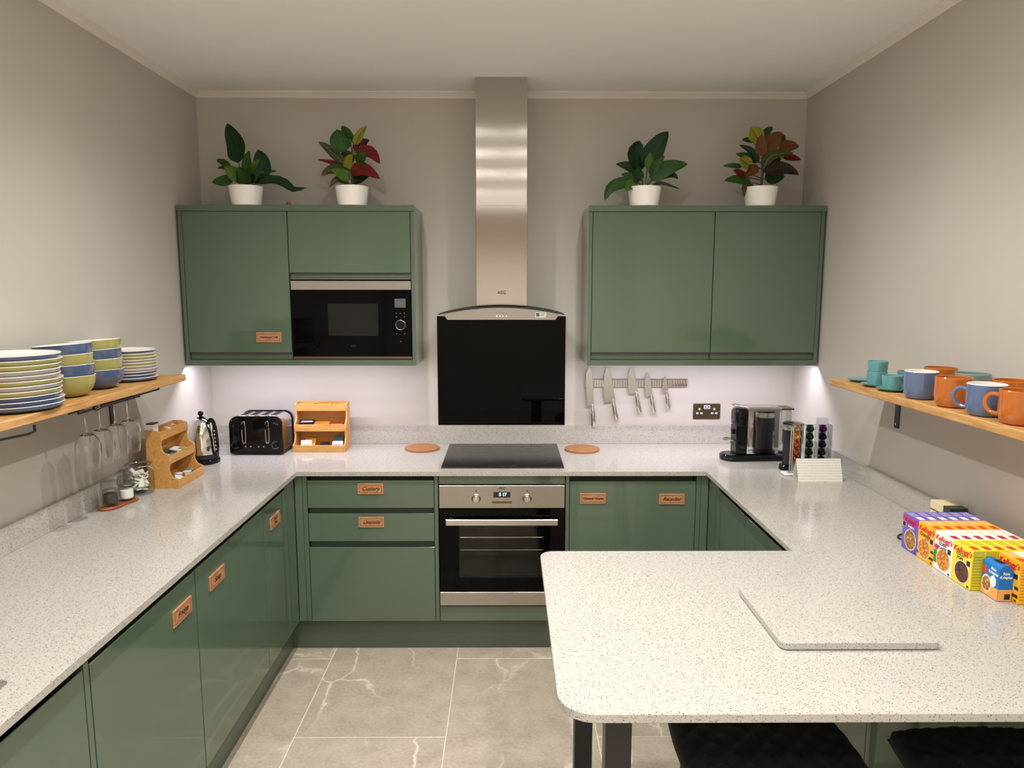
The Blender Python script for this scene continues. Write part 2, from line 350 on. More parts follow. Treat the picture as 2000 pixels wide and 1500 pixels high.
# ------------------------------------------------------------------ room
XL,XR,YF = -1.598,1.598,-6.3
struct(G().box(XL-.1,XR+.1,0,.1,-.05,CEIL+.1).build('wall_back','wall_paint'))
struct(G().box(XL-.1,XL,YF,0,-.05,CEIL+.1).build('wall_left','wall_paint'))
struct(G().box(XR,XR+.1,YF,0,-.05,CEIL+.1).build('wall_right','wall_paint'))
struct(G().box(XL-.1,XR+.1,YF-.1,YF,-.05,CEIL+.1).build('wall_rear','trim_paint'))
struct(G().box(XL-.1,XR+.1,YF-.1,.1,CEIL,CEIL+.1).build('ceiling','ceiling_paint'))
floor = struct(G().box(XL,XR,YF,0,-.06,-.0012).build('floor','grout'))
tm = {}
col_x = [-2.017+.6*i for i in range(7)]
for ci,x0 in enumerate(col_x):
    ph = -1.262 if ci%2==0 else -.664
    for k in range(-6,3):
        ya,yb = ph+1.2*k, ph+1.2*(k+1)
        xa,xb = max(x0,XL),min(x0+.6,XR); ya,yb = max(ya,YF),min(yb,0)
        if xb-xa<.02 or yb-ya<.02: continue
        key=(round(xb-xa,3),round(yb-ya,3))
        if key not in tm:
            o = G().box(0,key[0]-.0036,0,key[1]-.0036,-.01,0,bev=.0008,seg=1).build('floor_tile','floor_stone',parent=floor); tm[key]=o.data
        else: o = inst(tm[key],'floor_tile',parent=floor)
        o.location=(xa+.0015,ya+.0015,0)
# cornice: small coved strip
def cove(L_):
    pr=[(0,0),(0,-.03),(.006,-.03),(.012,-.02),(.022,-.012),(.03,-.006),(.03,0)]
    return pr
pr=cove(1)
struct(G().poly([(a,b) for a,b in pr],0,XR-XL,M=T((XL,0,CEIL))@Matrix(((0,0,1,0),(-1,0,0,0),(0,1,0,0),(0,0,0,1)))).build('trim_1','trim_paint'))
struct(G().poly([(a,b) for a,b in pr],0,-YF,M=T((XL,0,CEIL))@Matrix(((1,0,0,0),(0,0,-1,0),(0,1,0,0),(0,0,0,1)))).build('trim_2','trim_paint'))
struct(G().poly([(a,b) for a,b in pr],0,-YF,M=T((XR,0,CEIL))@Matrix(((-1,0,0,0),(0,0,-1,0),(0,1,0,0),(0,0,0,1)))).build('trim_3','trim_paint'))
# downlights (recessed in the ceiling); the unseen rear rows are added ambient fill
dl0=None
for i,(x,y) in enumerate(DOWNLIGHTS):
    lab='recessed round ceiling downlight, %s row from the back wall, %s column'%(('first','second','third','fourth','fifth')[i//2],'left' if x<0 else 'right')
    if dl0 is None:
        d=thing('ceiling_downlight',lab,'downlight',(x,y,CEIL),0,'downlights in the ceiling')
        G().lathe([(.034,0),(.034,-.004),(.044,-.004),(.046,0)],28).build('rim','white_plastic',d)
        G().lathe([(0,-.008),(.012,-.0075),(.024,-.005),(.033,-.001),(.033,0),(0,0)],24).build('lens','lamp_lens',d); dl0=d
    else:
        d=copy_tree(dl0); d.location=(x,y,CEIL); d['label']=lab
    l_=bpy.data.lights.new('downlight_lamp','SPOT'); l_.energy={-1.38:60.,-2.1:34.,-3.05:46.}.get(y,REAR_WATT); l_.color=DL_COL; l_.spot_size=math.radians(149); l_.spot_blend=.9; l_.shadow_soft_size=.028
    lo=bpy.data.objects.new('downlight_lamp',l_); COL.objects.link(lo); lo.location=(x,y,CEIL-.014)

# ------------------------------------------------------------------ base cabinets
GR=['green_gloss']
YD=-.609; XDL=-.98; XDR=.98; ZB=.164; ZT=.864
def namebar(g,txt,w=.122,h=.052,lines=1):
    """wooden name tag in local x (right), y (up), z (out); mats 0 wood 1 burnt line 2 ink"""
    g.box(-w/2,w/2,-h/2,h/2,0,.005,bev=.0008,seg=1,mi=0)
    e=.0075; t_=.0016
    for a in ((-w/2+e,w/2-e,h/2-e-t_,h/2-e),(-w/2+e,w/2-e,-h/2+e,-h/2+e+t_),(-w/2+e,-w/2+e+t_,-h/2+e,h/2-e),(w/2-e-t_,w/2-e,-h/2+e,h/2-e)): g.box(a[0],a[1],a[2],a[3],.0045,.0053,mi=1)
    ls=txt.split('\n')
    for i,l in enumerate(ls):
        sz=min(.027 if len(ls)==1 else .018,(w-.022)/(.50*len(l)))
        g.text(l,sz,T((0,((len(ls)-1)/2-i)*.017,.0052)),2,shear=.35,extrude=.0003,offset=.0005)
    return g
def nametag(txt,parent,M,w=.122,h=.052):
    g=G(); namebar(g,txt,w,h); g.bm.transform(M)
    o=g.build('name_tag',['tag_wood','tag_burn','tag_ink'],parent,smooth=False)
    o['label']='small light wooden tag reading "%s"'%txt.replace('\n',' '); return o
def front_panel(name,parent,x0,x1,z0,z1,y=YD,th=.019,m='green_gloss',jtop=True):
    """door or drawer front in the xz plane, J-profile lip along its top"""
    p=[(y,z0),(y,z1-.0015),(y+.0015,z1),(y+.004,z1),(y+th,z1-.045),(y+th,z0)] if jtop else [(y,z0),(y,z1),(y+th,z1),(y+th,z0)]
    M_=Matrix(((0,0,1,0),(1,0,0,0),(0,1,0,0),(0,0,0,1)))
    return G().poly(p,x0,x1,M=M_,bev=.0005).build(name,m,parent,smooth=False)
# back run: drawer unit
u=thing('drawer_unit','dark green gloss base unit with three drawers, left of the oven','cabinet',(-.62,0,0))
def shift(o,dx=0,dy=0,dz=0): o.data.transform(T((dx,dy,dz))); return o
OX=.62
def bx(parent,name,m,x0,x1,y0,y1,z0,z1,bev=.0008,off=0,mi=0): return G().box(x0+off,x1+off,y0,y1,z0,z1,bev=bev,seg=1).build(name,m,parent)
bx(u,'carcass','carcass',-.918,-.322,-.585,-.005,ZB,.835,off=OX)
bx(u,'handle_rail','green_satin',-.918,-.322,-.550,-.535,.835,.889,off=OX)
for z0,z1,tx,zc in ((.730,ZT,'Cutlery',.824),(.566,.702,'Utensils',.661),(ZB,.536,None,0)):
    d=front_panel('drawer_front',u,-.918+OX,-.322+OX,z0,z1)
    if tx: nametag(tx,d,T((0,YD,zc))@FACE_Y)
# oven housing
u=thing('oven_housing','dark green housing unit framing the built-in oven','cabinet',(0,0,0))
bx(u,'top_panel','green_gloss',-.298,.298,YD,YD+.019,.846,.889)
bx(u,'bottom_panel','green_gloss',-.298,.298,YD,YD+.019,ZB,.238)
bx(u,'side_panel','carcass',-.300,-.2985,-.585,-.005,ZB,.889,bev=0); bx(u,'side_panel','carcass',.2985,.300,-.585,-.005,ZB,.889,bev=0)
bx(u,'shelf','carcass',-.297,.297,-.58,-.005,.225,.236,bev=0)
# bin unit
u=thing('bin_unit','dark green gloss base unit with two waste tags, right of the oven','cabinet',(.62,0,0))
bx(u,'carcass','carcass',.322,.918,-.585,-.005,ZB,.835,off=-.62); bx(u,'handle_rail','green_satin',.322,.918,-.550,-.535,.835,.889,off=-.62)
d=front_panel('door',u,-.298,.298,ZB,ZT-.006)
nametag('General Waste',d,T((.431-.62,YD,.776))@FACE_Y); nametag('Recycling',d,T((.805-.62,YD,.773))@FACE_Y)
# filler posts
for x0,x1,lab in ((-.3195,-.3015,'slim green upright panel between drawers and oven'),(.3015,.3195,'slim green upright panel between oven and bin unit'),(-.942,-.921,'slim green corner post at the left end of the drawers'),(.921,.942,'slim green corner post at the right end of the bin unit'),(-.9785,-.9435,'green corner filler panel at the inner left corner'),(.9435,.9785,'green corner filler panel at the inner right corner')):
    tag(G().box(-(x1-x0)/2,(x1-x0)/2,0,.6,0,.889-ZB,bev=.001,seg=1).build('filler_post','green_gloss',loc=((x0+x1)/2,YD,ZB)),lab,'panel','upright filler posts')
# left run (fronts face +X at x=XDL)
def side_unit(name,label,y0,y1,sgn,group,tx=None,ty=None,ctop=.835,corner=False):
    """unit spanning y1<y0 ; sgn -1 left run, +1 right run"""
    w=y0-y1; xf=XDL if sgn<0 else XDR
    u=thing(name,label,'cabinet',(xf,(y0+y1)/2,0),0,group)
    s=-1 if sgn<0 else 1
    a,b=sorted((s*.024,s*.55))
    G().box(a,b,-w/2+.001,w/2-.001,ZB,ctop,bev=.001,seg=1).build('carcass','carcass',u)
    a,b=sorted((s*.060,s*.067)); G().box(a,b,-w/2+.001,w/2-.001,.835,.889).build('handle_rail','green_satin',u)
    z1=.858 if not corner else .889
    g=G(); p=[(0,ZB),(0,z1-.0015),(.0015,z1),(.004,z1),(.019,z1-.045),(.019,ZB)]
    if corner: p=[(0,ZB),(0,z1),(.019,z1),(.019,ZB)]
    M_=Matrix(((s,0,0,0),(0,0,1,0),(0,1,0,0),(0,0,0,1)))
    d=g.poly(p,-w/2+.0015,w/2-.0015,M=M_,bev=.0005).build('door' if not corner else 'corner_panel','green_gloss',u,smooth=False)
    if tx: nametag(tx,d,T((0,ty-(y0+y1)/2,.768))@(FACE_X() if sgn<0 else FACE_NX()))
    return u
gl='base cabinets along the left wall'
side_unit('corner_unit','plain green corner panel of the left cabinet run, by the drawers',-.612,-.748,-1,gl,corner=True)
side_unit('base_cabinet','narrow green base cabinet with wooden tag next to the left corner',-.75,-1.035,-1,gl,'Pots &\nPans',-.897)
side_unit('base_cabinet','green base cabinet left side, second wooden tag from the corner',-1.038,-1.668,-1,gl,'Soap',-1.51)
side_unit('base_cabinet','green base cabinet with Fridge tag, nearest tagged door on the left',-1.671,-2.243,-1,gl,'Fridge',-1.771)
tag(G().box(-.57,0,-.0095,.0095,0,.889-ZB,bev=.001,seg=1).build('filler_post','green_gloss',loc=(XDL,-2.256,ZB)),'slim green upright panel between the two nearest left cabinets','panel','upright filler posts')
side_unit('base_cabinet','green base cabinet below the sink in the bottom left corner',-2.269,-2.90,-1,gl,ctop=.66)
gr='base cabinets along the right wall'
side_unit('corner_unit','plain green corner panel of the right cabinet run, by the bin unit',-.612,-.769,1,gr,corner=True)
side_unit('base_cabinet','green base cabinet right side, next to the corner panel',-.772,-1.122,1,gr)
side_unit('base_cabinet','green base cabinet right side, partly hidden behind the peninsula top',-1.125,-1.72,1,gr)
side_unit('base_cabinet','green base cabinet right side, below the peninsula',-1.723,-2.113,1,gr)
tag(G().box(0,.6,-.0095,.0095,0,.889,bev=.001,seg=1).build('end_panel','green_gloss',loc=(XDR,-2.124,0)),'green end panel of the right cabinets beneath the peninsula','panel')
# plinths
struct(G().box(-1.03,1.03,-.56,-.545,0,ZB-.004,bev=.001,seg=1).build('baseboard_back','green_satin'))
struct(G().box(-1.045,-1.03,-2.9,-.545,0,ZB-.004,bev=.001,seg=1).build('baseboard_left','green_satin'))
struct(G().box(1.03,1.045,-2.113,-.545,0,ZB-.004,bev=.001,seg=1).build('baseboard_right','green_satin'))

# ------------------------------------------------------------------ worktops
ZW0,ZW=.89,.91
hole=rrect(-1.46,-1.052,-2.86,-2.398,.022)
o=G().poly([(XL,-3.2),(-.961,-3.2),(-.961,-.6287),(.9598,-.6287),(.9598,0),(XL,0)],ZW0,ZW,holes=[hole]).build('worktop','quartz',smooth=False)
tag(o,'pale speckled quartz worktop along the left and back walls','worktop')
def arc(cx,cy,r,a0,a1,n=8): return [(cx+r*math.cos(math.radians(a0+(a1-a0)*i/n)),cy+r*math.sin(math.radians(a0+(a1-a0)*i/n))) for i in range(n+1)]
pen=[(XR,0),(.9602,0),(.9602,-1.638)]+arc(.132+.045,-1.638-.045,.045,90,180)+arc(.132+.075,-2.53+.075,.075,180,270)+[(XR,-2.53)]
o=G().poly(pen,ZW0,ZW,bev=.0015).build('worktop','quartz',angle=.4)
tag(o,'pale speckled quartz worktop with rounded peninsula on the right','worktop')
# upstands
for nm,a,lab in (('b',(XL+.02,XR-.02,-.02,0,ZW,1.013),'quartz upstand along the back wall behind the hob'),('l',(XL,XL+.02,-3.2,0,ZW,1.0),'quartz upstand along the left wall'),('r',(XR-.02,XR,-2.53,0,ZW,1.0),'quartz upstand along the right wall')):
    x0,x1,y0,y1,z0,z1=a
    tag(G().box(x0,x1,y0,y1,z0,z1,bev=.0012,seg=1).build('upstand','quartz'),lab,'upstand','quartz upstands')
# sink
s_=thing('sink','undermounted steel sink at the lower left edge of the worktop','sink',(-1.255,-2.63,.70))
inn=[(x+1.255,y+2.63) for x,y in hole]
g=G(); t=bmesh.new(); top=[t.verts.new((x,y,.19)) for x,y in inn]; bot=[t.verts.new((x*.94,y*.94,0)) for x,y in inn]
for i in range(len(inn)): t.faces.new((top[i],top[(i+1)%len(inn)],bot[(i+1)%len(inn)],bot[i]))
t.faces.new(bot); g.add(t).build('bowl','steel_plain',s_); G().lathe([(0,.002),(.03,.003),(.04,.001)],20).build('drain','chrome',s_)
# stone board on the peninsula
tag(G().poly(rrect(-.19,.19,-.16,.16,.018),0,.018,M=T((0,0,.002)),bev=.0015).build('serving_board','quartz',angle=.4,loc=(.862,-2.121,ZW)),'thick quartz slab board lying on the peninsula','board')

# ------------------------------------------------------------------ wall cabinets
YU=-.3235
def surround(x0,x1,label):
    u=thing('cabinet_surround',label,'cabinet frame',((x0+x1)/2,0,1.378)); w=(x1-x0)/2
    G().box(-w-.001,w+.001,YU-.006,-.002,.757,.786,bev=.0015).build('top_panel','green_gloss',u)
    for s in (-1,1): G().box(min(s*w,s*(w-.018)),max(s*w,s*(w-.018)),YU,-.002,.0,.757,bev=.001,seg=1).build('side_panel','green_gloss',u)
    G().box(-w+.0182,w-.0182,YU,YU+.022,0,.028,bev=.001,seg=1).build('light_rail','green_gloss',u)
    G().box(-w+.018,w-.018,YU+.03,-.002,.0265,.030).build('base_board','carcass',u)
    return u
surround(-1.5827,-.4313,'green frame around the left wall cabinets and microwave')
surround(.4257,1.5841,'green frame around the right wall cabinets')
def wall_unit(x0,x1,z0,z1,zc0,label,tx=None,tpos=None):
    u=thing('wall_cabinet',label,'cabinet',((x0+x1)/2,0,zc0),0,'green wall cabinets'); w=(x1-x0)/2
    G().box(-w+.001,w-.001,-.30,-.003,0,2.134-zc0,bev=0).build('carcass','carcass',u)
    G().box(-w+.002,w-.002,-.3085,-.301,.0,z0-zc0+.012).build('handle_rail','green_satin',u)
    p=[(YU,z1-zc0),(YU,z0-zc0+.003),(YU+.004,z0-zc0),(YU+.01,z0-zc0),(YU+.019,z0-zc0+.02),(YU+.019,z1-zc0)]
    M_=Matrix(((0,0,1,0),(1,0,0,0),(0,1,0,0),(0,0,0,1)))
    d=G().poly(p,-w+.0015,w-.0015,M=M_,bev=.0008).build('door','green_gloss',u,smooth=False)
    if tx: nametag(tx,d,T((tpos[0]-(x0+x1)/2,YU,tpos[1]-zc0))@FACE_Y,.125,.05)
wall_unit(-1.5635,-1.0505,1.442,2.134,1.408,'tall green wall cabinet door left of the microwave, with wooden tag','Condiments / Oils',(-1.163,1.52))
wall_unit(-1.0495,-.4505,1.836,2.134,1.805,'wide green flap wall cabinet above the microwave')
wall_unit(.4445,1.0435,1.442,2.134,1.408,'left door of the right green wall cabinets, beside the hood')
wall_unit(1.0445,1.5655,1.442,2.134,1.408,'rightmost green wall cabinet door, against the right wall')
# LED strips
for xa,xb,lab in ((-1.55,-.46,'LED light strip under the left wall cabinets'),(.455,1.55,'LED light strip under the right wall cabinets')):
    s_=thing('led_strip',lab,'light strip',((xa+xb)/2,-.286,1.4042)); w=(xb-xa)/2
    G().box(-w,w,-.009,.009,-.006,0).build('channel','steel_plain',s_); G().box(-w+.004,w-.004,-.006,.006,-.0085,-.006).build('diffuser','led_diffuser',s_)
    area_light('led_lamp',((xa+xb)/2,-.286,1.3945),xb-xa,.012,LED_WATT,LED_COL)

# ------------------------------------------------------------------ microwave
m_=thing('microwave','black glass built-in microwave with steel top trim in the left wall cabinets','microwave',(-.7485,0,1.409)); w=.297
G().box(-w,w,-.30,-.01,.004,.386).build('body','black_satin',m_)
G().box(-w,w,YU,-.30,.016,.345,bev=.0015,seg=1).build('glass_front','black_glass',m_)
G().box(-w,w,YU-.002,-.30,.346,.390,bev=.002).build('top_trim','steel',m_)
G().box(-w,w,YU,-.30,.001,.015,bev=.001,seg=1).build('bottom_trim','bronze_steel',m_)
G().box(-.117,.132,YU-.0008,YU,.118,.278).build('window','micro_window',m_)
G().box(.215,.269,YU-.0008,YU,.258,.302).build('display','grey_lcd',m_)
kb=G().cyl((0,0,0),(0,-.003,0),.022,.022,28).build('dial','black_gloss',m_,loc=(.242,YU,.172)); 
G().tube([(.024*math.cos(a),-.002,.024*math.sin(a)) for a in [2*math.pi*i/28 for i in range(28)]],.0012,6,closed=True).build('dial_ring','steel_plain',kb)
for i,(px,pz) in enumerate(((.222,.230),(.242,.230),(.262,.230),(.222,.213),(.262,.213),(.222,.128),(.262,.128),(.242,.09))): G().box(-.003,.003,-.0006,0,-.0025,.0025).build('button_mark','dim_print',m_,loc=(px,YU,pz))
G().text('AEG',.016,T((.005,YU-.0004,.067))@FACE_Y,0).build('brand_print','faint_print',m_,smooth=False)

# ------------------------------------------------------------------ oven
ov=thing('oven','built-in steel and black glass oven below the hob','oven',(0,YD,.238)); w=.297
G().box(-w,w,-.012,.02,.493,.604,bev=.002).build('control_panel','steel',ov)
g=G(); g.box(-w,-.204,-.014,.02,.080,.490,bev=.001,seg=1); g.box(.199,w,-.014,.02,.080,.490,bev=.001,seg=1); g.box(-.204,.199,-.014,.02,.420,.490); g.box(-.204,.199,-.014,.02,.080,.150)
dr=g.build('door','black_glass',ov)
G().box(-.204,.199,-.0135,-.0095,.150,.420).build('window_pane','oven_glass',dr)
g=G(); g.box(-.27,.27,.40,.41,.09,.46); g.box(-.27,-.26,.021,.40,.09,.46); g.box(.26,.27,.021,.40,.09,.46); g.box(-.26,.26,.021,.40,.45,.46); g.box(-.26,.26,.021,.40,.09,.10); g.build('cavity','oven_inside',ov)
for zz in (.332,.268):
    g=G(); g.tube([(-.20,.04,zz),(.20,.04,zz),(.20,.36,zz),(-.20,.36,zz)],.0028,6,closed=True)
    for i in range(1,12): g.tube([(-.20+.4*i/12,.04,zz),(-.20+.4*i/12,.36,zz)],.0012,5)
    g.build('rack','chrome',ov)
g=G(); g.box(-.264,.264,-.052,-.038,.420,.450,bev=.003); g.box(-.25,-.23,-.04,-.012,.427,.443); g.box(.23,.25,-.04,-.012,.427,.443); g.build('handle','steel_plain',ov)
G().box(-w,w,-.014,.02,.010,.078,bev=.0015).build('bottom_trim','steel',ov)
for kx in (-.121,.119):
    k=G().lathe([(0,.02),(.014,.02),(.0165,.017),(.019,.002),(.022,0)],24,M=RX(math.pi/2)).build('knob','steel_plain',ov,loc=(kx,-.012,.541))
    G().box(-.0025,.0025,-.0215,-.0195,-.002,.014,bev=.0006,seg=1).build('pointer','chrome',k)
    G().cyl((0,0,0),(0,-.0006,0),.0035,seg=12).build('mark','print_black',ov,loc=(kx,-.012,.578))
    for i in range(8):
        a=math.radians(-140+40*i)
        if abs(math.sin(a))<.2 and math.cos(a)>0: continue
        G().box(-.0012,.0012,-.0005,0,-.0012,.0012).build('scale_mark','print_grey',ov,loc=(kx+.030*math.sin(a),-.012,.541+.030*math.cos(a)))
dp=G().box(-.040,.040,-.0128,-.012,.546,.573).build('display','oven_lcd',ov)
G().text('5 17',.020,T((.004,-.0132,.5605))@FACE_Y,0,offset=.0006).build('digits','lcd_digit',dp,smooth=False)
G().box(-.047,.047,-.014,-.012,.517,.531,bev=.001,seg=1).build('button_bar','bronze_steel',ov)
G().text('AEG',.015,T((0,-.0124,.5905))@FACE_Y,0,offset=.0004).build('brand_print','print_black',ov,smooth=False)

# ------------------------------------------------------------------ hob, coasters
h=thing('hob','flat black glass hob set into the back worktop','hob',(.003,-.306,ZW))
G().box(-.295,.295,-.26,.26,.0005,.006,bev=.0025).build('glass_plate','hob_glass',h)
for rx,ry,rr in ((-.14,.12,.085),(.15,.13,.07),(-.14,-.12,.07),(.15,-.11,.09)): G().tube([(rx+rr*math.cos(a),ry+rr*math.sin(a),.0060) for a in [2*math.pi*i/40 for i in range(40)]],.0004,4,closed=True).build('ring_mark','faint_print',h)
G().box(-.07,.07,-.24,-.225,.0058,.0063).build('control_strip','faint_print',h)
for x,y,lab in ((-.43,-.145,'round cork trivet left of the hob'),(.424,-.172,'round cork trivet right of the hob')):
    tag(G().lathe([(0,0),(.089,0),(.0925,.002),(.0925,.009),(.09,.011),(0,.011)],40).build('cork_trivet','cork',loc=(x,y,ZW)),lab,'trivet','cork trivets')
# splash panel
tag(G().box(-.35,.35,-.006,0,0,.60,bev=.001,seg=1).build('splashback','black_glass',loc=(-.007,-.0005,1.0135)),'black glass splashback panel behind the hob','splashback')
# ------------------------------------------------------------------ hood
hd=thing('cooker_hood','stainless steel chimney cooker hood with curved glass canopy','hood',(-.003,0,1.613))
G().box(-.1275,.1275,-.28,-.002,.062,.555,bev=.0012,seg=1).build('lower_chimney','steel_chimney',hd)
G().box(-.1255,.1255,-.277,-.002,.552,CEIL-1.613-.0005,bev=.0004,seg=1).build('upper_chimney','steel_chimney',hd)
def za(x): return .062-.40*x*x
xs=[-.258+.516*i/20 for i in range(21)]
body=[(-.258,0),(.258,0),(.276,za(.276)-.006)]+[(x,za(x)-.004) for x in xs[::-1]]+[(-.276,za(.276)-.006)]
M_=Matrix(((1,0,0,0),(0,0,1,0),(0,1,0,0),(0,0,0,1)))
G().poly(body,-.47,-.012,M=M_,bev=.001).build('body','steel',hd)
xs=[-.298+.596*i/24 for i in range(25)]
G().poly([(x,za(x)+.0035) for x in xs]+[(x,za(x)-.0025) for x in xs[::-1]],-.492,-.02,M=M_).build('glass_canopy','canopy_glass',hd)
g=G(); 
for a,b in zip(xs,xs[1:]): g.poly([(a,za(a)+.0035),(b,za(b)+.0035),(b,za(b)-.0025),(a,za(a)-.0025)],-.4932,-.4918,M=M_)
g.build('canopy_edge','black_satin',hd)
for i in range(4):
    G().cyl((0,0,0),(0,-.004,0),.0045,.004,12).build('button','chrome',hd,loc=(-.022+.0155*i,-.470,.018)); G().box(-.002,.002,-.0004,0,-.002,.002).build('button_mark','print_grey',hd,loc=(-.022+.0155*i,-.470,.034))
g=G(); g.box(-.026,.026,-.0006,0,-.012,.012); g.box(-.022,-.006,-.0009,-.0005,-.009,.009,mi=1); 
for i in range(3): g.box(.0,.022-.004*i,-.0009,-.0005,.006-.006*i,.008-.006*i,mi=1)
g.build('sticker',['paper','print_grey'],hd,loc=(.188,-.470,.024))
G().text('AEG',.022,T((0,-.2803,.128))@FACE_Y,0,offset=.0004).build('brand_print','print_black',hd,smooth=False)

# ------------------------------------------------------------------ knife rack and knives, socket
kr=thing('knife_rack','steel magnetic knife strip, reflections shaped as ridges, on the back wall under the right cabinets','knife rack',(.734,0,1.225))
G().box(-.283,.283,-.012,-.0005,0,.046,bev=.002).build('bar','steel_plain',kr)
g=G()
for i in range(39):
    x=-.274+.0144*i; g.box(x,x+.0075,-.0152,-.012,.004,.042,bev=.0015,seg=1)
g.build('reflection_ribs','chrome',kr)  # raised bars model the LED strip's striped reflection as geometry
def knife(label,x,ztop,zend,bl,bw,tilt,straight=False):
    """hangs point up; local z up from the heel"""
    tot=ztop-zend; hl=tot-bl
    k=thing('kitchen_knife',label,'knife',(x,-.0178,ztop-bl),0,'knives on the magnetic strip')
    k.rotation_euler=(0,tilt,0)
    n=8; pts=[(-bw*.35,0)]
    left=[(-bw*.35,bl*t) for t in (.0,.3,.6)]+[(-bw*.33,bl*.8),(-bw*.22,bl*.93),(-bw*.08,bl)]
    right=[(bw*.65,0),(bw*.64,bl*.25),(bw*.52,bl*.5),(bw*.3,bl*.75),(bw*.05,bl*.95),(-bw*.08,bl)] if not straight else [(bw*.6,0),(bw*.6,bl*.5),(bw*.5,bl*.85),(bw*.1,bl*.98),(-bw*.08,bl)]
    # edge on the left, spine on the right like the photograph
    pg=[(-px,pz) for px,pz in right]+[(-px,pz) for px,pz in left[::-1][1:]]
    M_=Matrix(((1,0,0,0),(0,0,1,0),(0,1,0,0),(0,0,0,1)))
    G().poly(pg,-.0014,.0006,M=M_,bev=.0005).build('blade','blade',k)
    hx=bw*.15
    g=G(); prof=[(.0065,.006),(.0095,-.01),(.0125,-hl*.25),(.0115,-hl*.5),(.0135,-hl*.8),(.011,-hl+.003),(0,-hl)]
    g.lathe([(0,.008)]+prof,14,M=T((hx,-.002,0))@Matrix.Diagonal((1,.72,1,1))); g.build('handle','chrome',k)
    return k
knife('long slicing knife, leftmost on the magnetic strip',.489,1.338,1.0,.215,.040,-.07,True)
knife('wide chef knife, second from left on the magnetic strip',.600,1.338,1.04,.19,.058,-.19)
knife('medium knife, middle one on the magnetic strip',.727,1.338,1.08,.145,.050,-.20)
knife('small utility knife, second from right on the magnetic strip',.812,1.312,1.079,.135,.040,-.19)
knife('tiny paring knife, rightmost on the magnetic strip',.898,1.289,1.105,.092,.032,-.12)
so=thing('wall_socket','brushed steel double power socket on the back wall','socket',(1.13,0,1.089))
G().poly(rrect(-.075,.075,-.043,.043,.006),0,.005,M=FACE_Y,bev=.001).build('plate','bronze_steel',so)
for s in (-1,1):
    sw=G().box(s*.0095-.0075,s*.0095+.0075,-.0075,-.005,.014,.035,bev=.001,seg=1).build('switch','white_plastic',so)
    G().box(s*.0095-.003,s*.0095+.003,-.0079,-.0074,.018,.031).build('switch_mark','bronze_steel',sw)
    for hx,hz,ww,hh in ((s*.041,.013,.010,.011),(s*.041-.0115,-.010,.0125,.010),(s*.041+.0115,-.010,.0125,.010)):
        pn=G().box(hx-ww/2,hx+ww/2,-.0062,-.005,hz-hh/2,hz+hh/2,bev=.0008,seg=1).build('pin_insert','white_plastic',so)
        G().box(hx-.002,hx+.002,-.0066,-.006,hz-.0018,hz+.0018).build('pin_hole','dark_hole',pn)
    G().cyl((s*.066,-.005,.0),(s*.066,-.006,.0),.003,seg=10).build('screw','chrome',so)

# ------------------------------------------------------------------ shelves
ZS=1.395
def shelf(label,x0,x1,y0,y1,oy):
    o=G().box(x0,x1,y0,y1,ZS-.027,ZS,bev=.0025).build('wall_shelf','oak'); return tag(o,label,'shelf','oak wall shelves')
shelf('oak shelf on the left wall holding plates and bowls',XL,-1.352,-2.6,-.838,0)
shelf('oak shelf on the right wall holding mugs and cups',1.350,XR,-2.7,-.98,0)
def bracket(label,x,y,s):
    """s=+1: wall lies on +x side"""
    b=thing('shelf_bracket',label,'bracket',(x,y,ZS-.027),0,'black steel shelf brackets')
    G().box(min(0,-s*.006),max(0,-s*.006),-.016,.016,-.165,-.001,bev=.002).build('wall_arm','black_satin',b)
    G().box(min(-s*.006,-s*.20),max(-s*.006,-s*.20),-.016,.016,-.006,-.001,bev=.001,seg=1).build('shelf_arm','black_satin',b)
    G().poly([(-s*.006,-.006),(-s*.06,-.006),(-s*.006,-.06)],-.003,.003,M=Matrix(((1,0,0,0),(0,0,1,0),(0,1,0,0),(0,0,0,1)))).build('gusset','black_satin',b)
    G().cyl((-s*.006,0,-.148),(-s*.008,0,-.148),.005,seg=12).build('screw','chrome',b)
bracket('black bracket under the right oak shelf',XR,-1.06,1); bracket('black bracket under the left oak shelf behind the wine glasses',XL,-.985,-1)
# stemware rack
rk=thing('glass_rack','black wire rack under the left shelf holding wine glasses','glass rack',(-1.45,-1.27,ZS-.027))
for s in (-1,1):
    G().tube([(s*.016,-.20,-.002),(s*.016,-.20,-.034),(s*.016,.20,-.034),(s*.016,.20,-.002)],.0032,8).build('rail','black_satin',rk)
G().tube([(.07,-.155,-.001),(.07,-.155,-.012),(.07,.25,-.012),(.07,.25,-.001)],.0035,8).build('front_rail','black_satin',rk)
G().tube([(.078,-.20,-.002),(.07,-.205,-.014),(.085,-.215,-.018),(.092,-.20,-.012)],.004,8).build('hook','black_satin',rk)
rk2=thing('glass_rack','black wire rack under the left shelf at the photo edge, empty','glass rack',(-1.36,-1.93,ZS-.027))
G().tube([(.022,.095,-.001),(.022,.095,-.020),(.018,.07,-.024),(0,-.02,-.022),(-.02,-.15,-.022),(-.02,-.15,-.001)],.004,8).build('front_rail','black_satin',rk2)
G().tube([(-.10,.07,-.001),(-.10,.07,-.022),(-.10,-.15,-.022),(-.10,-.15,-.001)],.004,8).build('rail','black_satin',rk2)
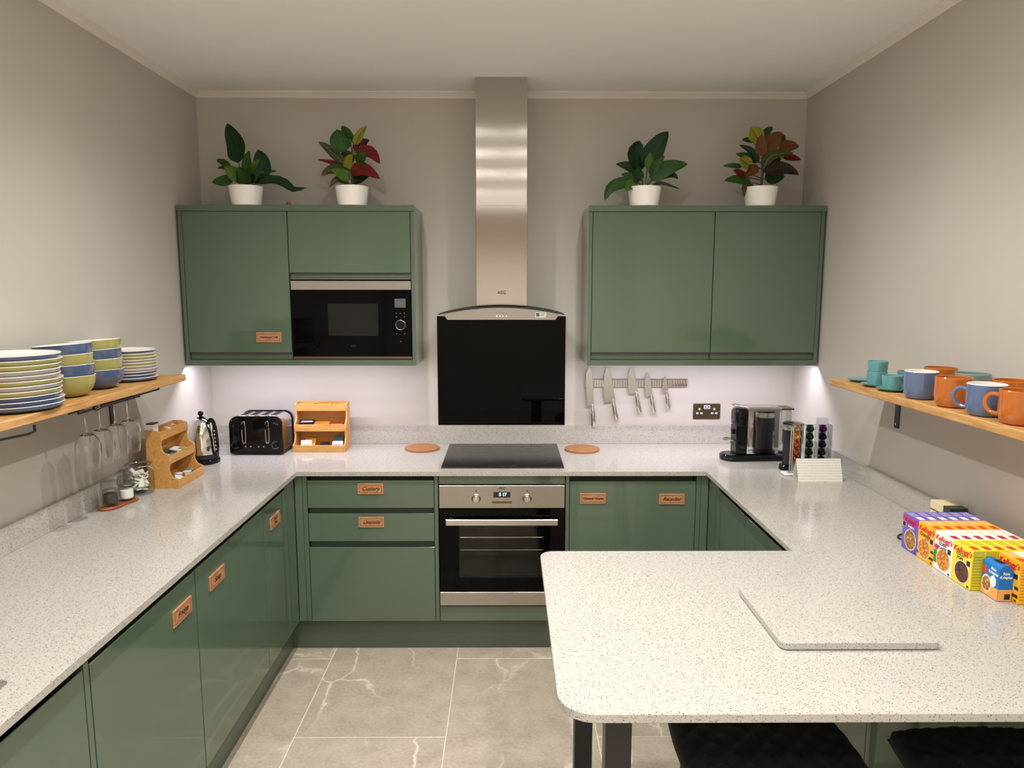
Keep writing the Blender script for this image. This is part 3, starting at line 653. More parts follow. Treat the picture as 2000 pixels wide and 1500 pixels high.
# wine glasses, hanging upside down
wg=None
for i,(y,lab) in enumerate(((-1.405,'upside-down wine glass hanging nearest the camera under the left shelf'),(-1.318,'second hanging wine glass from the camera under the left shelf'),(-1.222,'third hanging wine glass from the camera under the left shelf'),(-1.132,'farthest hanging wine glass under the left shelf, by the bamboo organiser'))):
    if wg is None:
        g=G(); z0=-.034+.0035
        # foot, stem, bowl (outer then inner)
        out=[(0,.004),(.033,.0025),(.034,.001),(.033,0),(.008,-.004),(.004,-.012),(.0036,-.072),(.006,-.082),(.022,-.090),(.035,-.105),(.0412,-.128),(.0418,-.150),(.038,-.185),(.0335,-.212)]
        inn=[(.0325,-.212),(.037,-.185),(.0408,-.150),(.0402,-.128),(.034,-.106),(.021,-.0915),(.0,-.0855)]
        g.lathe(out+inn,32)
        wg=g.build('wine_glass','clear_glass',loc=(-1.45,y,ZS-.027-.034+.0035)); o=wg
    else: o=inst(wg.data,'wine_glass',(-1.45,y,ZS-.027-.034+.0035),.4*i)
    tag(o,lab,'wine glass','wine glasses hanging under the shelf')
# plates and bowls
def plate_mesh(r,h,mi_out):
    g=G(); g.lathe([(0,.002),(r*.60,.002),(r*.62,0),(r*.68,.001),(r*.90,h*.22),(r*.965,h*.42),(r*.992,h*.68),(r,h-.0022)],44,mi=0); g.lathe([(r,h-.0022),(r*.998,h-.0005),(r*.993,h),(r*.985,h-.0005),(r*.90,h*.72),(r*.66,.0055),(0,.005)],44,mi=1); return g
P_=dict(b='glaze_blue',d='glaze_dblue',l='glaze_lime',w='glaze_lilac')
W_=dict(b='blue',d='dark blue',l='lime green',w='pale grey')
ORD=['top','second from top','third from top','fourth from top','fifth from top','sixth from top','seventh from top','eighth from top','ninth from top','tenth from top','bottom']
def stack(name,kind,seq,x,y,r,h,pitch,where,group):
    cache={}; n=len(seq); rnd=random.Random(len(seq)*7+int(r*1000))
    for i,c in enumerate(seq):   # seq listed bottom to top
        k=n-1-i; pos='bottom' if i==0 else ORD[k]
        loc=(x+rnd.uniform(-.004,.004),y+rnd.uniform(-.004,.004),ZS+.0005+pitch*i)
        if c not in cache:
            o=plate_mesh(r,h,0).build(name,[P_[c],'glaze_white'],loc=loc); cache[c]=o.data
        else: o=inst(cache[c],name,loc)
        tag(o,'%s %s %s, %s in the %s'%(W_[c],kind,name.split('_')[-1],pos,where),'plate',group)
stack('dinner_plate','glazed dinner','bddlwlwwllb',-1.4635,-1.735,.133,.021,.0148,'tall stack at left photo edge','dinner plates stacked on the left shelf')
stack('side_plate','glazed side','bddwwlwllb',-1.487,-1.035,.104,.017,.0118,'far plate stack','side plates stacked on the left shelf')
def bowl_mesh():
    r=.088; h=.072
    return G().lathe([(0,.003),(.036,.003),(.038,0),(.044,.001),(.062,.010),(.078,.028),(.085,.048),(r,h)],40,mi=0).lathe([(r,h),(r-.0015,h+.0012),(r-.004,h),(.080,.048),(.073,.030),(.058,.014),(.040,.007),(0,.006)],40,mi=1)
bm_={}
def bowls(seq,x,y,where,tilts):
    for i,c in enumerate(seq):
        if c not in bm_: o=bowl_mesh().build('bowl',[P_[c],'glaze_white']); bm_[c]=o.data
        else: o=inst(bm_[c],'bowl')
        o.location=(x,y,ZS+.0005+.0335*i); o.rotation_euler=tilts[i]
        if tilts[i][1] or tilts[i][0]: o.location.z+=.003
        tag(o,'%s glazed bowl, %s of the bowl stack %s'%(W_[c],('bottom','second from bottom','third from bottom','top')[i],where),'bowl','bowls stacked on the left shelf')
bowls('lblb',-1.462,-1.475,'next to the dinner plates',[(0,0,0),(0,-.02,0),(0,-.05,0),(.0,-.07,0)])
bowls('blbl',-1.475,-1.272,'next to the side plates',[(0,0,0),(0,-.03,0),(0,-.06,0),(.0,-.07,0)])
# mugs
def mug_mesh(r=.051,h=.093):
    g=G(); g.lathe([(0,.004),(r*.62,.004),(r*.66,.0),(r*.80,.003),(r*.95,.016),(r,.034),(r,h-.002)],36,mi=0); g.lathe([(r,h-.002),(r-.0015,h),(r-.0035,h-.001),(r-.004,.03),(r*.7,.008),(0,.007)],36,mi=1)
    return g
def handle_pts(r,h,k=1.): return [(r-.002,0,h*.80),(r+.016*k,0,h*.82),(r+.028*k,0,h*.68),(r+.029*k,0,h*.48),(r+.018*k,0,h*.30),(r-.002,0,h*.24)]
def smooth_pts(p,n=4):
    p=[Vector(q) for q in p]; out=[]
    for i in range(len(p)-1):
        a=p[max(i-1,0)];b=p[i];c=p[i+1];d=p[min(i+2,len(p)-1)]
        for j in range(n):
            t=j/n; out.append(.5*((2*b)+(c-a)*t+(2*a-5*b+4*c-d)*t*t+(3*b-a-3*c+d)*t**3))
    out.append(p[-1]); return out
mg={}
def mug(label,x,y,col,inside,rz):
    if col not in mg:
        t=thing('mug',label,'mug',(x,y,ZS+.0003),rz,'mugs on the right shelf')
        mug_mesh().build('body',['glaze_'+col,inside],t); g=G(); g.tube(smooth_pts(handle_pts(.051,.093)),.0058,10); g.build('handle','glaze_'+col,t); mg[col]=t
    else:
        t=copy_tree(mg[col]); t.location=(x,y,ZS+.0003); t.rotation_euler=(0,0,rz); t['label']=label
    return t
mug('blue-grey mug with white inside, farthest of the front mugs on the right shelf',1.405,-1.522,'mugblue','glaze_white',.9)
mug('orange mug in front row between the two blue-grey mugs',1.408,-1.688,'orange','glaze_orange',.8)
mug('blue-grey mug with handle on its left, between the two front orange mugs',1.405,-1.845,'mugblue','glaze_white',2.6)
mug('orange mug nearest the camera on the right shelf, cut by the photo edge',1.408,-1.978,'orange','glaze_orange',2.35)
mug('orange mug behind the first blue-grey mug on the right shelf',1.535,-1.415,'orange','glaze_orange',.5)
mug('sage green mug in the back row of the right shelf',1.535,-1.585,'sage','glaze_sage',.4)
mug('orange mug in the back row, at the right photo edge',1.535,-1.765,'orange','glaze_orange',2.0)
# espresso cups and saucers
sau=None; cup=None
def saucer(label,x,y):
    global sau
    if sau is None: o=sau=G().lathe([(0,.002),(.026,.002),(.028,0),(.032,.001),(.050,.009),(.0535,.0115),(.052,.012),(.034,.005),(.026,.0045),(0,.0045)],36).build('saucer','glaze_teal',loc=(x,y,ZS+.0003))
    else: o=inst(sau.data,'saucer',(x,y,ZS+.0003))
    tag(o,label,'saucer','teal espresso saucers')
def ecup(label,x,y,z,rz):
    global cup
    if cup is None:
        t=cup=thing('espresso_cup',label,'cup',(x,y,z),rz,'teal espresso cups'); r=.036;h=.052
        G().lathe([(0,.003),(.022,.003),(.024,0),(.029,.002),(.0335,.018),(r,h-.001),(r-.001,h),(r-.003,h-.001),(.030,.018),(.025,.006),(0,.005)],32).build('body','glaze_teal',t)
        G().tube(smooth_pts([(.033,0,.042),(.045,0,.043),(.053,0,.034),(.050,0,.022),(.032,0,.014)]),.0042,8).build('handle','glaze_teal',t)
    else: t=copy_tree(cup); t.location=(x,y,z); t.rotation_euler=(0,0,rz); t['label']=label
saucer('empty teal saucer at the far end of the right shelf',1.43,-1.085)
saucer('teal saucer under the stacked teal cups',1.412,-1.228); saucer('teal saucer under the single teal cup beside the blue-grey mug',1.408,-1.345)
saucer('teal saucer at the wall side of the right shelf, mostly hidden',1.535,-1.215)
ecup('lower teal espresso cup of the stacked pair',1.412,-1.228,ZS+.0055,.7); ecup('upper teal espresso cup stacked on another cup',1.414,-1.226,ZS+.0445,.8)
ecup('teal espresso cup on its saucer next to the blue-grey mug',1.408,-1.345,ZS+.0055,-.9); ecup('teal espresso cup behind the others near the wall',1.535,-1.215,ZS+.0055,.3)

# ------------------------------------------------------------------ left worktop: jar, shakers, organisers, kettle, toaster
j=thing('storage_jar','clip-top glass jar of white sachets on the left worktop','jar',(-1.512,-.972,ZW+.0005))
g=G(); g.lathe([(0,.004),(.044,.002),(.050,.0),(.057,.008),(.058,.03),(.058,.085),(.053,.104),(.046,.112),(.046,.1225)],36); g.build('glass_body','shaker_glass',j)
G().lathe([(0,.140),(.020,.1385),(.040,.134),(.050,.128),(.051,.124),(.048,.1225)],36).build('lid','shaker_glass',j)
G().tube([(.0505*math.cos(a),.0505*math.sin(a),.1215) for a in [2*math.pi*i/36 for i in range(36)]],.0022,6,closed=True).build('wire_ring','chrome',j)
G().tube([(.05,.012,.120),(.062,.010,.112),(.066,0,.098),(.062,-.010,.112),(.05,-.012,.120)],.0018,6).build('clip','chrome',j)
rnd=random.Random(3)
sm=None
for i in range(24):
    a=i*2.4+rnd.uniform(0,.5); rr=rnd.uniform(.008,.030); z=.018+.0032*i
    M_=T((rr*math.cos(a),rr*math.sin(a),z))@RZ(rnd.uniform(0,6))@RY(rnd.uniform(-.9,.9))@RX(rnd.uniform(-.6,.6))
    if sm is None: o=sm=G().poly(rrect(-.021,.021,-.011,.011,.004),-.003,.003,bev=.002).build('sachet','paper')
    else: o=inst(sm.data,'sachet')
    o.matrix_world=T((-1.512,-.972,ZW))@M_
    tag(o,'small white sachet piled in the clip-top glass jar','sachet','white sachets in the jar')
tr=thing('shaker_tray','wavy brown wooden tray under the salt and pepper shakers','tray',(-1.505,-1.142,ZW+.0003),1.25)
g=G(); pts=[]
for i in range(36):
    a=2*math.pi*i/36; px=.084*math.cos(a); py=(.036+.010*math.cos(2*a))*math.sin(a)+.006*math.sin(px*45); pts.append((px,py))
g.poly(pts,0,.011,bev=.003); g.build('base','brown_wood',tr)
for nm,lab,fill,dx,fh in (('pepper_shaker','glass shaker of dark peppercorns on the brown tray','pepper',-.036,.034),('salt_shaker','glass shaker of white salt on the brown tray','salt',.038,.030)):
    p=Vector((-1.505,-1.142,ZW+.0118))+RZ(1.25)@Vector((dx,0,0)); sk=thing(nm,lab,'shaker',p,0,'salt and pepper shakers')
    g=G(); g.lathe([(0,.003),(.025,.001),(.028,.003),(.029,.01),(.0285,.058),(.0265,.062)],28); g.build('glass_body','shaker_glass',sk)
    G().lathe([(0,.0085),(.0215,.0085),(.0245,.013),(.0245,.013+fh),(0,.014+fh)],24).build('contents',fill,sk)
    g=G(); g.lathe([(.0265,.0605),(.031,.066),(.0312,.090),(.027,.097),(.012,.099),(0,.099)],12,M=None); g.build('lid','shaker_glass',sk,smooth=False)
    G().lathe([(0,.060),(.019,.060),(.019,.066),(0,.067)],20).build('stopper','steel_plain',sk)

def organiser(label,loc,rz):
    """three-tier bamboo rack; local front faces -y, origin at centre of front bottom edge"""
    u=thing('bamboo_organiser',label,'organiser',loc,rz,'three-tier bamboo organisers'); w=.137; D=.135
    side=[(0,0),(0,.036),(.010,.042)]+[(.010+.030*math.sin(a),.042+.045*(1-math.cos(a))) for a in (.5,.9,1.3,1.57)]+[(.036,.104),(.036,.140),(.044,.148)]+[(.044+.026*math.sin(a),.148+.04*(1-math.cos(a))) for a in (.6,1.1,1.57)]+[(.066,.208),(.066,.243),(.095,.252),(D,.252),(D,0)]
    M_=Matrix(((0,0,1,0),(1,0,0,0),(0,1,0,0),(0,0,0,1)))
    for s in (-1,1): G().poly(side,min(s*w,s*(w-.008)),max(s*w,s*(w-.008)),M=M_,bev=.0008).build('side_panel','bamboo',u)
    for y0,z0 in ((0,0),(.036,.104),(.066,.208)):
        G().box(-w+.008,w-.008,y0,y0+.008,z0,z0+.036,bev=.001,seg=1).build('front_lip','bamboo',u)
        G().box(-w+.008,w-.008,y0+.008,D-.008,z0,z0+.007).build('tray_floor','bamboo',u)
    G().box(-w+.008,w-.008,D-.008,D,0,.252).build('back_panel','bamboo',u)
    for s in (-.33,.33): G().box(s*w-.003,s*w+.003,.074,D-.008,.215,.246).build('divider','bamboo',u)
    return u
o1=organiser('bamboo organiser with snack sachets beside the toaster',(-.962,-.225,ZW+.0003),0)
o2=organiser('bamboo organiser with tea bags in front of the kettle',(-1.378,-.778,ZW+.0003),math.pi/2)
o2.scale=(.92,.98,1)
def packet(name,label,cat,org,x,y,z,w,d,h,col,rx=0,ry=0,rz=0,group=None,stripe=None):
    g=G(); g.poly(rrect(-w/2,w/2,-d/2,d/2,.003,2),-h/2,h/2,bev=min(.0015,h*.3))
    mats=[col]
    if stripe: g.box(-w*.36,w*.36,-d*.4,-d*.02,h/2-.0002,h/2+.0004,mi=1); mats.append(stripe)
    o=g.build(name,mats); o.matrix_world=T(org.location)@RZ(org.rotation_euler.z)@T((x,y,z))@RZ(rz)@RX(rx)@RY(ry)
    tag(o,label,cat,group)
A='snack sachets in the organisers'
packet('snack_bar','dark wrapped biscuit at the left of the middle tier beside the toaster','sachet',o1,-.085,.085,.128,.085,.045,.012,'print_sachet_dark',group=A,stripe='print_sachet_red')
packet('snack_bar','black and red wrapped biscuit on top at the left, middle tier','sachet',o1,-.08,.088,.145,.08,.045,.011,'print_sachet_dark',.1,0,.1,group=A,stripe='print_paper' if 'print_paper' in MATS else 'paper')
packet('snack_bar','orange wrapped biscuit in the centre of the middle tier','sachet',o1,.0,.08,.135,.08,.05,.014,'print_sachet_orange',.25,0,-.05,group=A)
packet('snack_bar','red wrapped biscuit at the right of the middle tier','sachet',o1,.078,.08,.130,.07,.045,.014,'print_sachet_red',.2,0,.1,group=A,stripe='print_sachet_orange')
packet('sugar_sachet','white paper sachet leaning at the left of the lower tier','sachet',o1,-.075,.035,.036,.055,.045,.006,'paper',.9,0,.2,group=A,stripe='print_sachet_gold')
packet('snack_bar','gold wrapped sachet behind the white one, lower tier','sachet',o1,-.062,.066,.042,.06,.045,.008,'print_sachet_gold',.9,0,-.1,group=A)
packet('snack_bar','small dark sachet in the middle of the lower tier','sachet',o1,.02,.05,.026,.05,.04,.012,'print_sachet_dark',.5,0,.3,group=A)
packet('snack_bar','teal wrapped sachet leaning at the right of the lower tier','sachet',o1,.085,.07,.044,.05,.055,.008,'print_sachet_teal',1.0,0,-.2,group=A)
packet('sugar_sachet','white sachet with blue print at the right of the lower tier','sachet',o1,.09,.036,.034,.055,.04,.006,'paper',.8,0,.1,group=A,stripe='print_bagblue')
Bq='tea sachets in the organisers'
for i,(x,y,z,c,st,lab) in enumerate(((-.09,.07,.122,'paper','print_bagblue','white tea bag sachet at the near end of the middle tier by the kettle'),(-.055,.072,.126,'paper','print_grey','white tea bag sachet second in the middle tier by the kettle'),(-.09,.105,.124,'paper','print_black','dark printed tea bag sachet at the back of the middle tier by the kettle'),(-.01,.10,.130,'print_grey','print_sachet_dark','grey tea sachet stack in the centre of the middle tier by the kettle'),(.055,.078,.132,'paper','print_sachet_green','pale tea sachet with green print in the middle tier by the kettle'),(.05,.10,.128,'print_sachet_green','paper','green tea sachet lying behind the pale one by the kettle'))):
    packet('tea_sachet',lab,'tea sachet',o2,x*.92,y,z,.058,.062,.012 if i>2 else .005,c,.12,0,.1*(-1)**i,Bq,st)
packet('sugar_stick','row of dark sugar sticks at the near end of the lower tier by the kettle','sachet',o2,-.085,.06,.018,.05,.07,.014,'print_sachet_dark',0,0,.2,Bq,'print_sachet_red')
packet('tea_sachet','white folded sachet in the lower tier by the kettle','sachet',o2,-.035,.038,.024,.062,.045,.004,'paper',.35,0,.5,Bq)
for i,(x,y,c,lab) in enumerate(((.02,.07,'paper','white milk pot at the back of the lower tier by the kettle'),(.055,.045,'white_plastic','clear-topped milk pot in the lower tier by the kettle'),(.09,.05,'glaze_teal','pale teal milk pot at the far end of the lower tier'))):
    o=G().lathe([(0,0),(.013,0),(.0165,.02),(.0185,.021),(.0185,.0225),(0,.0225)],20).build('milk_pot',[c]); o.matrix_world=T(o2.location)@RZ(o2.rotation_euler.z)@T((x*.92,y,.008)); tag(o,lab,'milk pot',Bq)
o=G().box(-.016,.016,-.02,.02,0,.065,bev=.002).box(-.0165,.0165,-.0205,.0205,.060,.066,bev=.001,mi=1).build('small_tin',['paper','black_satin']); o.matrix_world=T((-1.497,-.925,ZW+.2165)); o.location=Vector((-1.49,-.878,ZW+.2155)); tag(o,'small white pot with black lid at the near end of the top bamboo tier','pot')
packet('menu_card','clear and white card lying in the top bamboo tier by the kettle','card',o2,.06,.10,.232,.09,.05,.003,'paper',.25,0,0)

kt=thing('kettle','polished steel dome kettle with black knob and handle in the left corner','kettle',(-1.476,-.437,ZW+.0003),-.35)
G().lathe([(0,0),(.078,0),(.080,.006),(.079,.016),(.074,.020),(.074,.024),(0,.024)],40).build('power_base','black_gloss',kt)
g=G(); g.lathe([(.071,.0255),(.074,.027),(.0745,.048),(.072,.05)],40); g.build('foot_band','black_satin',kt)
g=G(); g.lathe([(.0735,.048),(.0735,.070),(.070,.110),(.063,.150),(.052,.185),(.045,.198)],44); g.build('body','chrome',kt)
g=G(); g.lathe([(.0455,.198),(.0445,.2005),(.036,.212),(.022,.220),(.010,.223),(0,.223)],40); ld=g.build('lid','chrome',kt)
G().lathe([(0,.222),(.019,.221),(.018,.225),(.007,.229),(.007,.232),(.0125,.238),(.0135,.244),(.0125,.250),(.008,.255),(0,.2565)],24).build('knob','black_gloss',ld)
g=G(); g.tube(smooth_pts([(.044,0,.200),(.056,0,.216),(.070,0,.212),(.080,0,.192),(.087,0,.158),(.091,0,.110),(.090,0,.065),(.077,0,.045)],5),[.0095]*36,10)
hn=g.build('handle','black_gloss',kt)
for i in range(6): G().lathe([(0,.0015),(.0035,.001),(.0035,-.002)],10,M=T((.0865+.0012*i,-.0092,.165-.018*i))@RX(math.pi/2)).build('water_mark','white_plastic',hn)
G().lathe([(.012,0),(.006,.03),(.0055,.03),(.011,0)],16,M=T((-.058,0,.165))@RY(-1.0)).build('spout','chrome',kt)

ts=thing('toaster','shiny black four-slot toaster with chrome top on the back worktop','toaster',(-1.266,-.186,ZW+.0003)); w=.136; dd=.104
def round_front(w,h,r,n=8):
    return [(-w,0),(w,0)]+[(w-r+r*math.cos(a),h-r+r*math.sin(a)) for a in [math.pi/2*i/n for i in range(n+1)]]+[(-w+r-r*math.sin(a),h-r+r*math.cos(a)) for a in [math.pi/2*i/n for i in range(n+1)]]
M_=Matrix(((1,0,0,0),(0,0,1,0),(0,1,0,0),(0,0,0,1)))
G().poly(round_front(w,.195,.045),-dd,-dd+.022,M=M_@T((0,.008,0)),bev=.004).build('front_panel','black_gloss',ts)
G().poly(round_front(w,.195,.045),dd-.022,dd,M=M_@T((0,.008,0)),bev=.004).build('rear_panel','black_gloss',ts)
G().poly(round_front(w-.004,.191,.043),-dd+.022,dd-.022,M=M_@T((0,.008,0))).build('shell','chrome',ts)
for s in (-1,1): G().box(min(s*w,s*(w-.02)),max(s*w,s*(w-.02)),-dd+.01,dd-.01,.004,.02,bev=.003).build('side_skirt','black_satin',ts)
for fx in (-.11,.11):
    for fy in (-.08,.08): G().cyl((fx,fy,0),(fx,fy,.012),.012,seg=14).build('foot','black_matt',ts)
for i,sx in enumerate((-.078,-.028,.028,.078)):
    sl=G().box(sx-.017,sx+.017,-.066,.066,.1985,.2006,bev=.001,seg=1).build('slot_rim','steel_plain',ts); G().box(sx-.0135,sx+.0135,-.062,.062,.1999,.2012).build('slot_opening','dark_hole',sl)
for lx in (-.060,.060):
    G().tube(smooth_pts([(lx-.008,-dd-.001,.165),(lx-.008,-dd-.001,.075),(lx,-dd-.001,.064),(lx+.008,-dd-.001,.075),(lx+.008,-dd-.001,.165),(lx,-dd-.001,.176),(lx-.008,-dd-.001,.165)],4),.0022,6).build('lever_track','steel_plain',ts)
    G().lathe([(0,.022),(.012,.021),(.014,.016),(.006,.012),(.005,0)],18,M=T((lx,-dd,.150))@RX(math.pi/2)).build('lever_knob','black_gloss',ts)
for kx in (-.106,.100):
    k=G().lathe([(0,.012),(.011,.012),(.0135,.009),(.0145,0)],22,M=RX(math.pi/2)).build('dial','black_gloss',ts,loc=(kx,-dd,.052))
    G().tube([(.0185*math.cos(a),-.0006,.0185*math.sin(a)) for a in [math.radians(60+270*i/24) for i in range(25)]],.0013,5).build('dial_scale','steel_plain',k)
for bx_ in (-.053,-.027,.014,.040): G().lathe([(0,.004),(.004,.0035),(.005,0)],12,M=T((bx_,-dd,.045))@RX(math.pi/2)).build('button','steel_plain',ts)
for i in range(3): G().box(.094+.009*i,.099+.009*i,-dd-.0006,-dd,.163-.003*i,.170-.003*i).build('logo_mark','dim_print',ts)

# ------------------------------------------------------------------ right back corner: coffee machine, frother, capsule rack, card
cm=thing('coffee_machine','black and silver capsule coffee machine on the right of the back worktop','coffee machine',(1.27,-.375,ZW+.0003),.03)
base=[(-.172+.06*(1-math.cos(a))-.0,.062*math.sin(a)) for a in [math.pi*(.5-i/12) for i in range(13)]]
base=[(-.112-.062*math.cos(a),.062*math.sin(a)) for a in [math.pi*(-.5+i/12) for i in range(13)]]+[(.19,.055),(.20,.045),(.20,-.045),(.19,-.055)]
G().poly(base,.002,.030,bev=.005).build('base','black_gloss',cm)
g=G(); g.lathe([(0,.032),(.043,.032),(.045,.029),(.045,.027)],28,mi=0,c=(-.118,0,0))
for i in range(5):
    y=-.03+.015*i; g.box(-.118-.034,-.118+.034,y-.002,y+.002,.0315,.0335,mi=1)
g.build('drip_tray',['black_satin','chrome'],cm)
G().box(-.108,-.048,-.045,.045,.030,.205,bev=.008).build('front_column','black_gloss',cm)
for i in range(9): G().box(-.1095,-.1075,-.040,.040,.075+.011*i,.081+.011*i,bev=.0008,seg=1).build('vent_rib','black_satin',cm)
G().box(-.113,-.050,-.049,.049,.165,.262,bev=.022,seg=4).build('brew_head','black_gloss',cm)
G().poly([(-.055,.045),(.105,.045),(.105,.262),(.090,.272),(-.048,.272),(-.055,.262)],-.050,.050,M=Matrix(((1,0,0,0),(0,0,1,0),(0,1,0,0),(0,0,0,1)))@T((0,-.012,0)),bev=.004).build('side_body','chrome',cm)
G().box(-.060,.112,-.053,.053,.247,.271,bev=.008).build('top_cover','steel_plain',cm)
G().tube([(-.055,-.03,.266),(-.085,-.03,.272),(-.115,-.02,.276),(-.118,.0,.277),(-.115,.02,.276),(-.085,.03,.272),(-.055,.03,.266)],.0045,8).build('lever','steel_plain',cm)
G().cyl((-.112,0,.155),(-.112,0,.130),.012,.008,16).build('spout','black_gloss',cm)
cs=G().tube([(-.130+.034*math.cos(a),.034*math.sin(a),.102) for a in [2*math.pi*i/28 for i in range(28)]],.0035,8,closed=True).build('cup_stand','chrome',cm)
for y in (-.022,0,.022): G().tube([(-.16,y,.102),(-.098,y,.102)],.0018,6).build('stand_bar','chrome',cs)
G().box(.118,.168,-.042,.042,.032,.255,bev=.008).build('water_tank','tank_glass',cm); G().box(.108,.176,-.045,.045,.255,.265,bev=.003).build('tank_lid','bronze_steel',cm)
G().text('DeLonghi',.010,T((-.148,-.0523,.016))@RZ(-.42)@FACE_Y,0).build('brand_print','dim_print',cm,smooth=False)
fr=thing('milk_frother','black cylindrical milk frother with steel band behind the capsule rack','milk frother',(1.373,-.588,ZW+.0003))
G().lathe([(0,0),(.052,0),(.056,.004),(.054,.020),(.046,.026),(0,.026)],36).build('power_base','black_gloss',fr)
G().lathe([(.040,.0265),(.042,.03),(.042,.120),(.047,.135),(.0475,.195),(0,.195)],36).build('body','black_satin',fr)
G().lathe([(.0478,.195),(.0482,.196),(.0482,.218),(.0478,.219),(.045,.219),(.045,.195)],36).build('steel_band','steel_plain',fr)
G().lathe([(0,.226),(.046,.226),(.0495,.222),(.0495,.2195),(.046,.2192),(0,.2192)],36).build('lid','tank_glass',fr)
cr=thing('capsule_rack','chrome and clear rack with three columns of coffee capsules','capsule rack',(1.40,-.69,ZW+.0003))
G().poly([(-.105,-.02),(.115,-.02),(.115,.034),(-.105,.034)],0,.012,bev=.004).build('base','white_plastic',cr)
G().box(-.09,-.06,-.016,.004,.012,.022,bev=.003).build('rod_foot','chrome',cr)
COLX=(-.041,.018,.077)
for cx in COLX:
    for s in (-1,1): G().tube([(cx+s*.0215,.014,.012),(cx+s*.0215,.014,.228),(cx+s*.0215,.022,.234)],.0014,6).build('guide_wire','chrome',cr)
    G().box(cx-.017,cx+.017,.024,.027,.012,.232,bev=.001,seg=1).build('back_strip','steel_plain',cr)
for px in (-.078,-.070): G().tube([(px,-.006,.014),(px,-.006,.225),(px+.004,.01,.23)],.0026,8).build('pillar','chrome',cr)
G().box(.105,.108,-.01,.035,.012,.235).build('side_panel','tank_glass',cr)
G().box(.05,.105,.030,.033,.012,.262).build('rear_panel','tank_glass',cr)
capm=None
cols=(('left','champagne gold copper amberfoil bronze'),('middle','petrol bottle emerald forest bottle'),('right','violet indigo navy charcoal onyx'))
cname=dict(champagne='pale gold',gold='yellow gold',copper='copper',amberfoil='amber brown',bronze='bronze',petrol='petrol green',bottle='bottle green',emerald='emerald green',forest='forest green',violet='violet',indigo='indigo',navy='navy blue',charcoal='charcoal',onyx='black')
cmesh={}
for cx,(cn,cc) in zip(COLX,cols):
    for i,c in enumerate(cc.split()):
        if c not in cmesh:
            o=G().lathe([(0,.0),(.0165,.0),(.0178,.0012),(.0178,.0024),(.0150,.0035),(.0142,.012),(.0115,.021),(.0085,.0265),(.004,.0285),(0,.029)],24,M=RX(math.pi/2)).build('coffee_capsule','foil_'+c); cmesh[c]=o.data
        else: o=inst(cmesh[c],'coffee_capsule')
        o.location=(1.40+cx,-.69+.0225,ZW+.214-.0365*i)
        tag(o,'%s foil coffee capsule, %s in the %s column of the rack'%(cname[c],('topmost','second from top','third from top','fourth from top','lowest')[i],cn),'coffee capsule','coffee capsules in the rack')
g=G(); t=bmesh.new()
tc=thing('tent_card','white folded tent card with printed lines before the capsule rack','card',(1.415,-.78,ZW+.0003))
wd=.100
G().poly([(-.0345,0),(-.0338,0),(.0003,.0985),(-.0003,.0995)],-wd,wd*.98,M=Matrix(((0,0,1,0),(1,0,0,0),(0,1,0,0),(0,0,0,1)))).build('front_leaf','card_lines',tc)
G().poly([(.0345,0),(.0338,0),(-.0003,.0985),(.0003,.0995)],-wd,wd*.98,M=Matrix(((0,0,1,0),(1,0,0,0),(0,1,0,0),(0,0,0,1)))).build('rear_leaf','paper',tc)

